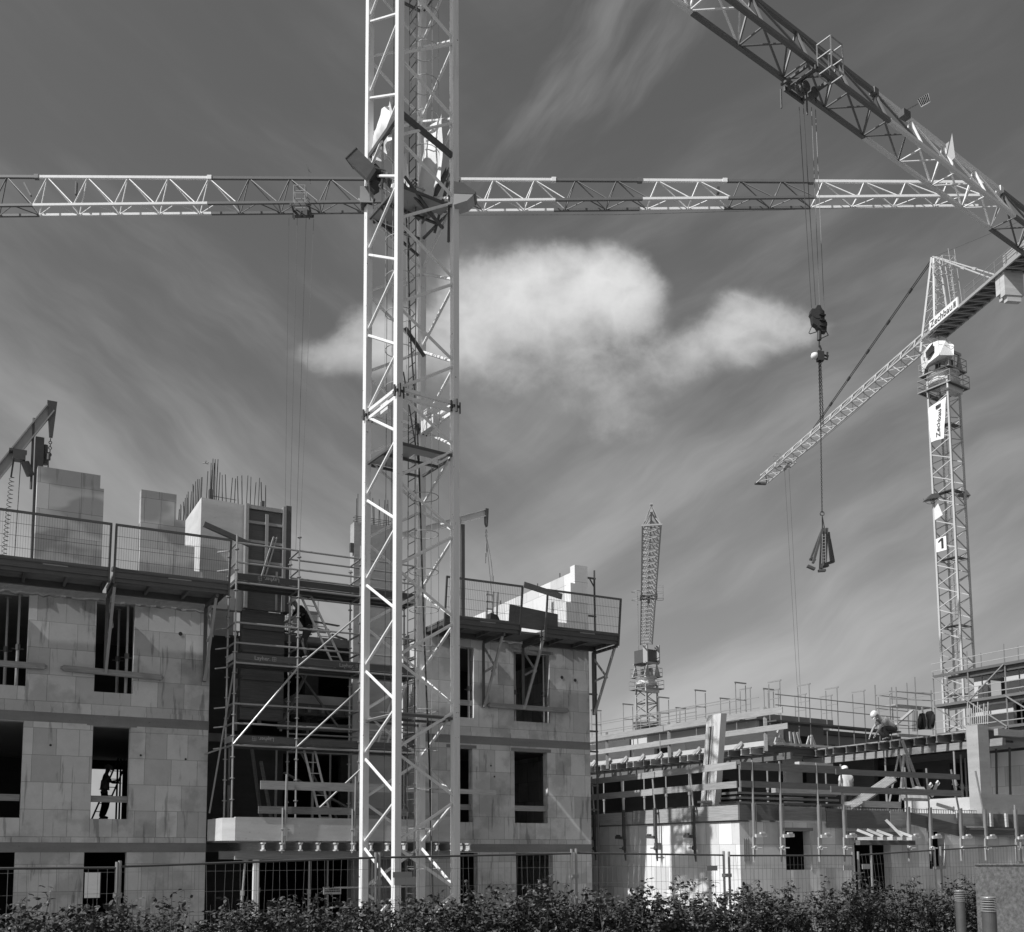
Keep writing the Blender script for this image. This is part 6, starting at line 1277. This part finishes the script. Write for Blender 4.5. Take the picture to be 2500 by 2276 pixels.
tops = [(20,2215),(75,2205),(130,2200),(190,2225),(250,2200),(305,2212),(430,2225),(520,2222),(585,2205),(640,2190),(700,2208),(765,2200),(830,2195),(880,2215),(945,2190),(1010,2205),(1075,2195),(1140,2175),(1190,2165),(1240,2200),(1290,2170),(1335,2165),(1385,2180),(1430,2172),(1480,2165),(1530,2180),(1580,2170),(1630,2172),(1680,2152),(1730,2170),(1785,2165),(1840,2180),(1890,2168),(1945,2162),(2005,2165),(2060,2155),(2110,2152),(2165,2165),(2220,2150),(2270,2160),(2320,2158),(2375,2148),(2398,2175)]
descr = ['at the far left edge','beside the leftmost bush','below the far left window','between the two left openings','at the left doorway','below the left fence joint','beside the tall dark shoot','left of the balcony posts','under the left end of the balcony','under the slanting prop','at the white balcony post','beside the white balcony post','under the pale fence plate','right of the pale fence plate','at the left leg of the mast','at the front leg of the mast','inside the mast base','at the right leg of the mast','right of the mast foot','below the narrow window','before the pale wall right of the mast','before the dark corner opening','at the corner opening','at the fence joint by the block corner','at the gap between the two blocks','at the left end of the bright wall','below the bright wall','below the second clamp post of the bright wall','in the mast shadow, reaching higher than its neighbours','right of the mast shadow','before the low block corner','right of the low block corner','below the square window','right of the square window','before the wall between window and doorway','left of the doorway posts','at the doorway','right of the doorway','before the wall right of the doorway','left of the right window','behind the slimmer bollard lamp','between the two bollard lamps','at the left end of the rough-cast wall']
base_sh = []
for i, (X, Y) in enumerate(tops):
    u_ = (X-PX)/2468.; k_ = (14.4-1.35)/(1-.60*u_); p_ = V((u_*k_, k_+(.15 if i % 2 else -.1), 0)); r = ray(X, Y+8+((i*37) % 5-2)*6); zt = EYE+r[2]/r[1]*p_.y; s_ = zt/1.68
    lab = 'hedge shrub '+descr[i]; rz = (i*2.4) % 6.28
    if i < 5: base_sh.append(make_shrub(20+i, lab, p_, s_, rz))
    else:
        o_ = copy_thing(base_sh[i % 5], p_, lab, rz); o_.scale = (s_,)*3
# rear row fills the hedge lower down
for i in range(30):
    X = 30+i*80; u_ = (X-PX)/2468.; k_ = (14.4-.75)/(1-.60*u_); p_ = V((u_*k_, k_, 0)); o_ = copy_thing(base_sh[(i*3+1) % 5], p_, 'low back-row hedge shrub '+descr[int(i*43/30)], (i*1.7) % 6.28); o_.scale = (.9,.9,.70+.03*(i % 4))
pl = at(395, 2215, 10.2); t = make_shrub(77, 'tall dark shoot with large leaves rising above the hedge at left', V((pl.x, pl.y, 0)), .87, .4, kind='dark', ns=3, H=1.62, spread=.22, L=.085, dens=14); 
pl = at(120, 2260, 8.6); make_shrub(78, 'broad-leaved bush in the lower left corner nearest the camera', V((pl.x, pl.y, 0)), .80, 1.4, kind='hedge2', ns=16, H=1.62, spread=.5, L=.075, dens=22)
# ================================================================== people
def skin_obj(name, m_, parent, pts, edges, root=0, sub=1):
    me = bpy.data.meshes.new(name); keys = list(pts); idx = {k_: i for i, k_ in enumerate(keys)}
    o0 = V(parent['_loc']); me.from_pydata([tuple(V(pts[k_][0])-o0) for k_ in keys], [(idx[a], idx[b]) for a, b in edges], []); me.materials.append(M[m_])
    o = bpy.data.objects.new(name, me); C.objects.link(o); o.parent = parent; o['_loc'] = tuple(o0)
    md = o.modifiers.new('skin', 'SKIN'); md.use_smooth_shade = True
    sv = me.skin_vertices[0].data
    seen = set(); adj = {i: [] for i in range(len(keys))}
    for a, b in edges: adj[idx[a]].append(idx[b]); adj[idx[b]].append(idx[a])
    for i, k_ in enumerate(keys):
        r_ = pts[k_][1]; sv[i].radius = (r_, r_) if not isinstance(r_, tuple) else r_; sv[i].use_root = False
    for i in range(len(keys)):
        if i in seen: continue
        sv[i].use_root = True; q_ = [i]
        while q_:
            j = q_.pop()
            if j in seen: continue
            seen.add(j); q_ += adj[j]
    s2 = o.modifiers.new('sub', 'SUBSURF'); s2.levels = sub; s2.render_levels = sub
    return o
def person(label, org, fwd, J, helmet=True, top='shirt'):
    """J: joints as (forward, left, up); body is one skinned surface, clothes are slightly larger skins over it"""
    t = thing('person', label, 'person', org); f_ = V(fwd).normalized(); l_ = Z.cross(f_); W = lambda p: V(org)+f_*p[0]+l_*p[1]+Z*p[2]
    P = {k_: W(v_) for k_, v_ in J.items()}
    R_ = dict(pelvis=.12, waist=.115, chest=.13, neck=.05, head=.085, crown=.07, ls=.065, rs=.065, le=.042, re=.042, lh=.028, rh=.028, lk=.062, rk=.062, la=.042, ra=.042, lt=.03, rt=.03, lhip=.085, rhip=.085)
    pts = {k_: (P[k_], R_[k_]) for k_ in P}
    E_ = [('pelvis','waist'),('waist','chest'),('chest','neck'),('neck','head'),('head','crown'),('chest','ls'),('ls','le'),('le','lh'),('chest','rs'),('rs','re'),('re','rh'),('pelvis','lhip'),('lhip','lk'),('lk','la'),('la','lt'),('pelvis','rhip'),('rhip','rk'),('rk','ra'),('ra','rt')]
    for s_ in 'lr':
        hd_, el = P[s_+'h'], P[s_+'e']; d = (hd_-el).normalized(); sd_ = d.cross(f_ if abs(d.dot(f_)) < .8 else Z).normalized(); palm = hd_+d*.06
        pts[s_+'p'] = (palm, (.034, .018)); E_.append((s_+'h', s_+'p'))
        for n_, (o_, L_) in enumerate(((-.027,.060),(-.009,.075),(.009,.070),(.027,.055))):
            a = palm+sd_*o_+d*.005; pts[f'{s_}f{n_}a'] = (a, .009); pts[f'{s_}f{n_}b'] = (a+d*(L_*.55)-f_*.006, .0085); pts[f'{s_}f{n_}c'] = (a+d*L_-f_*.02, .007); E_ += [(f'{s_}f{n_}a', f'{s_}f{n_}b'), (f'{s_}f{n_}b', f'{s_}f{n_}c')]
        a = hd_+d*.025-sd_*.02; pts[s_+'ta'] = (a, .011); pts[s_+'tb'] = (a+d*.03-sd_*.035, .010); pts[s_+'tc'] = (a+d*.055-sd_*.045, .008); E_ += [(s_+'ta', s_+'tb'), (s_+'tb', s_+'tc')]
    skin_obj('body', 'skin', t, pts, E_, sub=1)
    hf = (P['head']-P['neck']).normalized(); face = f_-hf*f_.dot(hf); face.normalize(); hc = P['head']
    m = MB(); m.path([hc+face*.07-hf*.005, hc+face*.118-hf*.03, hc+face*.09-hf*.045], [.012,.017,.008], 6); part(m, 'nose', 'skin', t, smooth=True)
    sd_ = hf.cross(face); m = MB()
    for q in (-1, 1): m.path([hc+sd_*q*.085-hf*.03, hc+sd_*q*.10+hf*.01, hc+sd_*q*.088+hf*.035], [.012,.018,.01], 6)
    part(m, 'ears', 'skin', t); m = MB()
    for q in (-1, 1): m.path([hc+sd_*q*.032+face*.082, hc+sd_*q*.032+face*.094], .011, 6)
    m.path([hc+sd_*-.028+face*.082-hf*.062, hc+face*.092-hf*.064, hc+sd_*.028+face*.082-hf*.062], .006, 5); part(m, 'eyes_and_mouth', 'black', t)
    m = MB(); c0 = hc+hf*.03
    k0 = [(.118,0.0),(.121,.035),(.112,.08),(.085,.115),(.045,.135),(.004,.14)]
    for i in range(len(k0)-1): pass
    n_ = 16; vs = [c0+(face*math.cos(2*math.pi*j/n_)*1.12+sd_*math.sin(2*math.pi*j/n_))*r_+hf*z_ for r_, z_ in k0 for j in range(n_)]
    m.add(vs, [(i*n_+j, i*n_+(j+1) % n_, (i+1)*n_+(j+1) % n_, (i+1)*n_+j) for i in range(len(k0)-1) for j in range(n_)])
    q = [c0+face*.115+sd_*s_ +hf*z_ for s_, z_ in ((-.09,.0),(.09,.0))]; m.prism([q[0], q[1], c0+face*.185+sd_*.05-hf*.012, c0+face*.185-sd_*.05-hf*.012], hf*.008)
    part(m, 'helmet', 'helmet', t, smooth=True)
    G_ = lambda k_, r_: (P[k_], r_)
    mid = lambda a, b, f: P[a].lerp(P[b], f)
    S = dict(waist=G_('waist', .145), chest=G_('chest', .165), nk=(P['neck'], .07), ls=G_('ls', .088), rs=G_('rs', .088), lm=(mid('ls','le',.62), .068), rm=(mid('rs','re',.62), .068), hem=(P['pelvis'].lerp(P['waist'], .25), .155))
    skin_obj('shirt', top, t, S, [('hem','waist'),('waist','chest'),('chest','nk'),('chest','ls'),('ls','lm'),('chest','rs'),('rs','rm')])
    T_ = dict(pelvis=G_('pelvis', .15), wb=(P['pelvis'].lerp(P['waist'], .4), .145), lhip=G_('lhip', .115), rhip=G_('rhip', .115), lk=G_('lk', .085), rk=G_('rk', .085), la=G_('la', .07), ra=G_('ra', .07))
    skin_obj('trousers', 'trous', t, T_, [('pelvis','wb'),('pelvis','lhip'),('lhip','lk'),('lk','la'),('pelvis','rhip'),('rhip','rk'),('rk','ra')])
    for s_ in 'lr':
        B_ = dict(a=(P[s_+'a']-Z*.0, .06), h=(P[s_+'a']-Z*.05-f_*.03, .05), t=(P[s_+'t'], .048)); skin_obj('boot', 'boot', t, B_, [('a','h'),('h','t')])
    return t
wp = at(2163, 1789, 33.0); person('worker in white helmet crouching on the falsework deck and reaching down', V((wp.x, wp.y, 5.64)), (-1,-.12,0),
    dict(pelvis=(-.26,0,.40), waist=(-.14,0,.56), chest=(.06,0,.72), neck=(.22,0,.78), head=(.34,0,.84), crown=(.38,0,.88), ls=(.10,.19,.70), rs=(.10,-.19,.70), le=(.30,.21,.42), re=(.33,-.20,.42), lh=(.46,.14,.16), rh=(.50,-.12,.15), lhip=(-.24,.10,.36), rhip=(-.24,-.10,.36), lk=(.22,.16,.40), rk=(.20,-.16,.36), la=(-.02,.13,.09), ra=(-.10,-.13,.09), lt=(.14,.14,.045), rt=(.06,-.14,.045)))
wp = at(2070, 1985, 33.5); person('worker in light shirt and pale cap standing on the slab behind the guard boards', V((wp.x, wp.y, 3.07)), (-.3,1,0),
    dict(pelvis=(0,0,.95), waist=(.01,0,1.12), chest=(.02,0,1.34), neck=(.03,0,1.50), head=(.07,0,1.62), crown=(.08,0,1.68), ls=(.02,.20,1.40), rs=(.02,-.20,1.40), le=(.02,.27,1.12), re=(.05,-.27,1.12), lh=(.14,.26,.90), rh=(.18,-.25,.90), lhip=(0,.10,.90), rhip=(0,-.10,.90), lk=(.04,.13,.50), rk=(.06,-.12,.50), la=(-.02,.15,.09), ra=(.02,-.14,.09), lt=(.14,.17,.045), rt=(.18,-.15,.045)))
wp = A.w(-7.55, 8.9, 2.95); person('dark figure of a worker climbing inside, seen through the middle window', wp, A.ex*1,
    dict(pelvis=(0,0,.95), waist=(.01,0,1.12), chest=(.04,0,1.34), neck=(.06,0,1.50), head=(.10,0,1.62), crown=(.11,0,1.68), ls=(.03,.20,1.40), rs=(.03,-.20,1.40), le=(.2,.25,1.25), re=(.2,-.25,1.2), lh=(.42,.15,1.3), rh=(.42,-.15,1.2), lhip=(0,.10,.90), rhip=(0,-.10,.90), lk=(.14,.13,.55), rk=(.0,-.12,.50), la=(.02,.15,.15), ra=(-.10,-.14,.09), lt=(.18,.17,.10), rt=(.06,-.15,.045)))
wp = A.w(-3.75, .4, 6.92); person('dark-clothed worker in a pale helmet behind the top scaffold boards', wp, -A.ex,
    dict(pelvis=(-.12,0,.92), waist=(-.05,0,1.08), chest=(.10,0,1.28), neck=(.20,0,1.42), head=(.28,0,1.52), crown=(.31,0,1.58), ls=(.12,.20,1.33), rs=(.12,-.20,1.33), le=(.30,.26,1.10), re=(.32,-.24,1.08), lh=(.50,.20,1.0), rh=(.52,-.18,.98), lhip=(-.12,.10,.88), rhip=(-.12,-.10,.88), lk=(.06,.14,.50), rk=(-.02,-.12,.48), la=(-.06,.15,.09), ra=(-.14,-.14,.09), lt=(.10,.17,.045), rt=(.02,-.15,.045)), top='cloth')
# aeroplane far away
ap = at(502, 1131, 2600.); t = thing('aeroplane', 'tiny airliner far off above the starter bars of the core', 'aeroplane', ap)
q = lambda x, y, z: ap+V((x, y, z))
m = MB(); m.path([q(-9,0,.2), q(-7.5,0,0), q(6,0,0), q(9,0,.8)], [.3,1.2,1.2,.3], 10); part(m, 'fuselage', 'grey', t)
m = MB(); m.prism([q(-2,0,-.3), q(1.5,0,-.3), q(5,12,.8), q(3.6,12,.8)], V((0,0,.4))); m.prism([q(-2,0,-.3), q(1.5,0,-.3), q(5,-12,2.2), q(3.6,-12,2.2)], V((0,0,.4))); part(m, 'wings', 'grey', t)
m = MB(); m.prism([q(5.5,0,.8), q(8.5,0,.8), q(9.5,0,4.2), q(8,0,4.2)], V((0,.4,0))); m.prism([q(6,-3.5,1), q(8,-3.5,1), q(8,3.5,1), q(6,3.5,1)], V((0,0,.3))); part(m, 'tail', 'grey', t)
for o in bpy.data.objects:
    if '_loc' in o: del o['_loc']
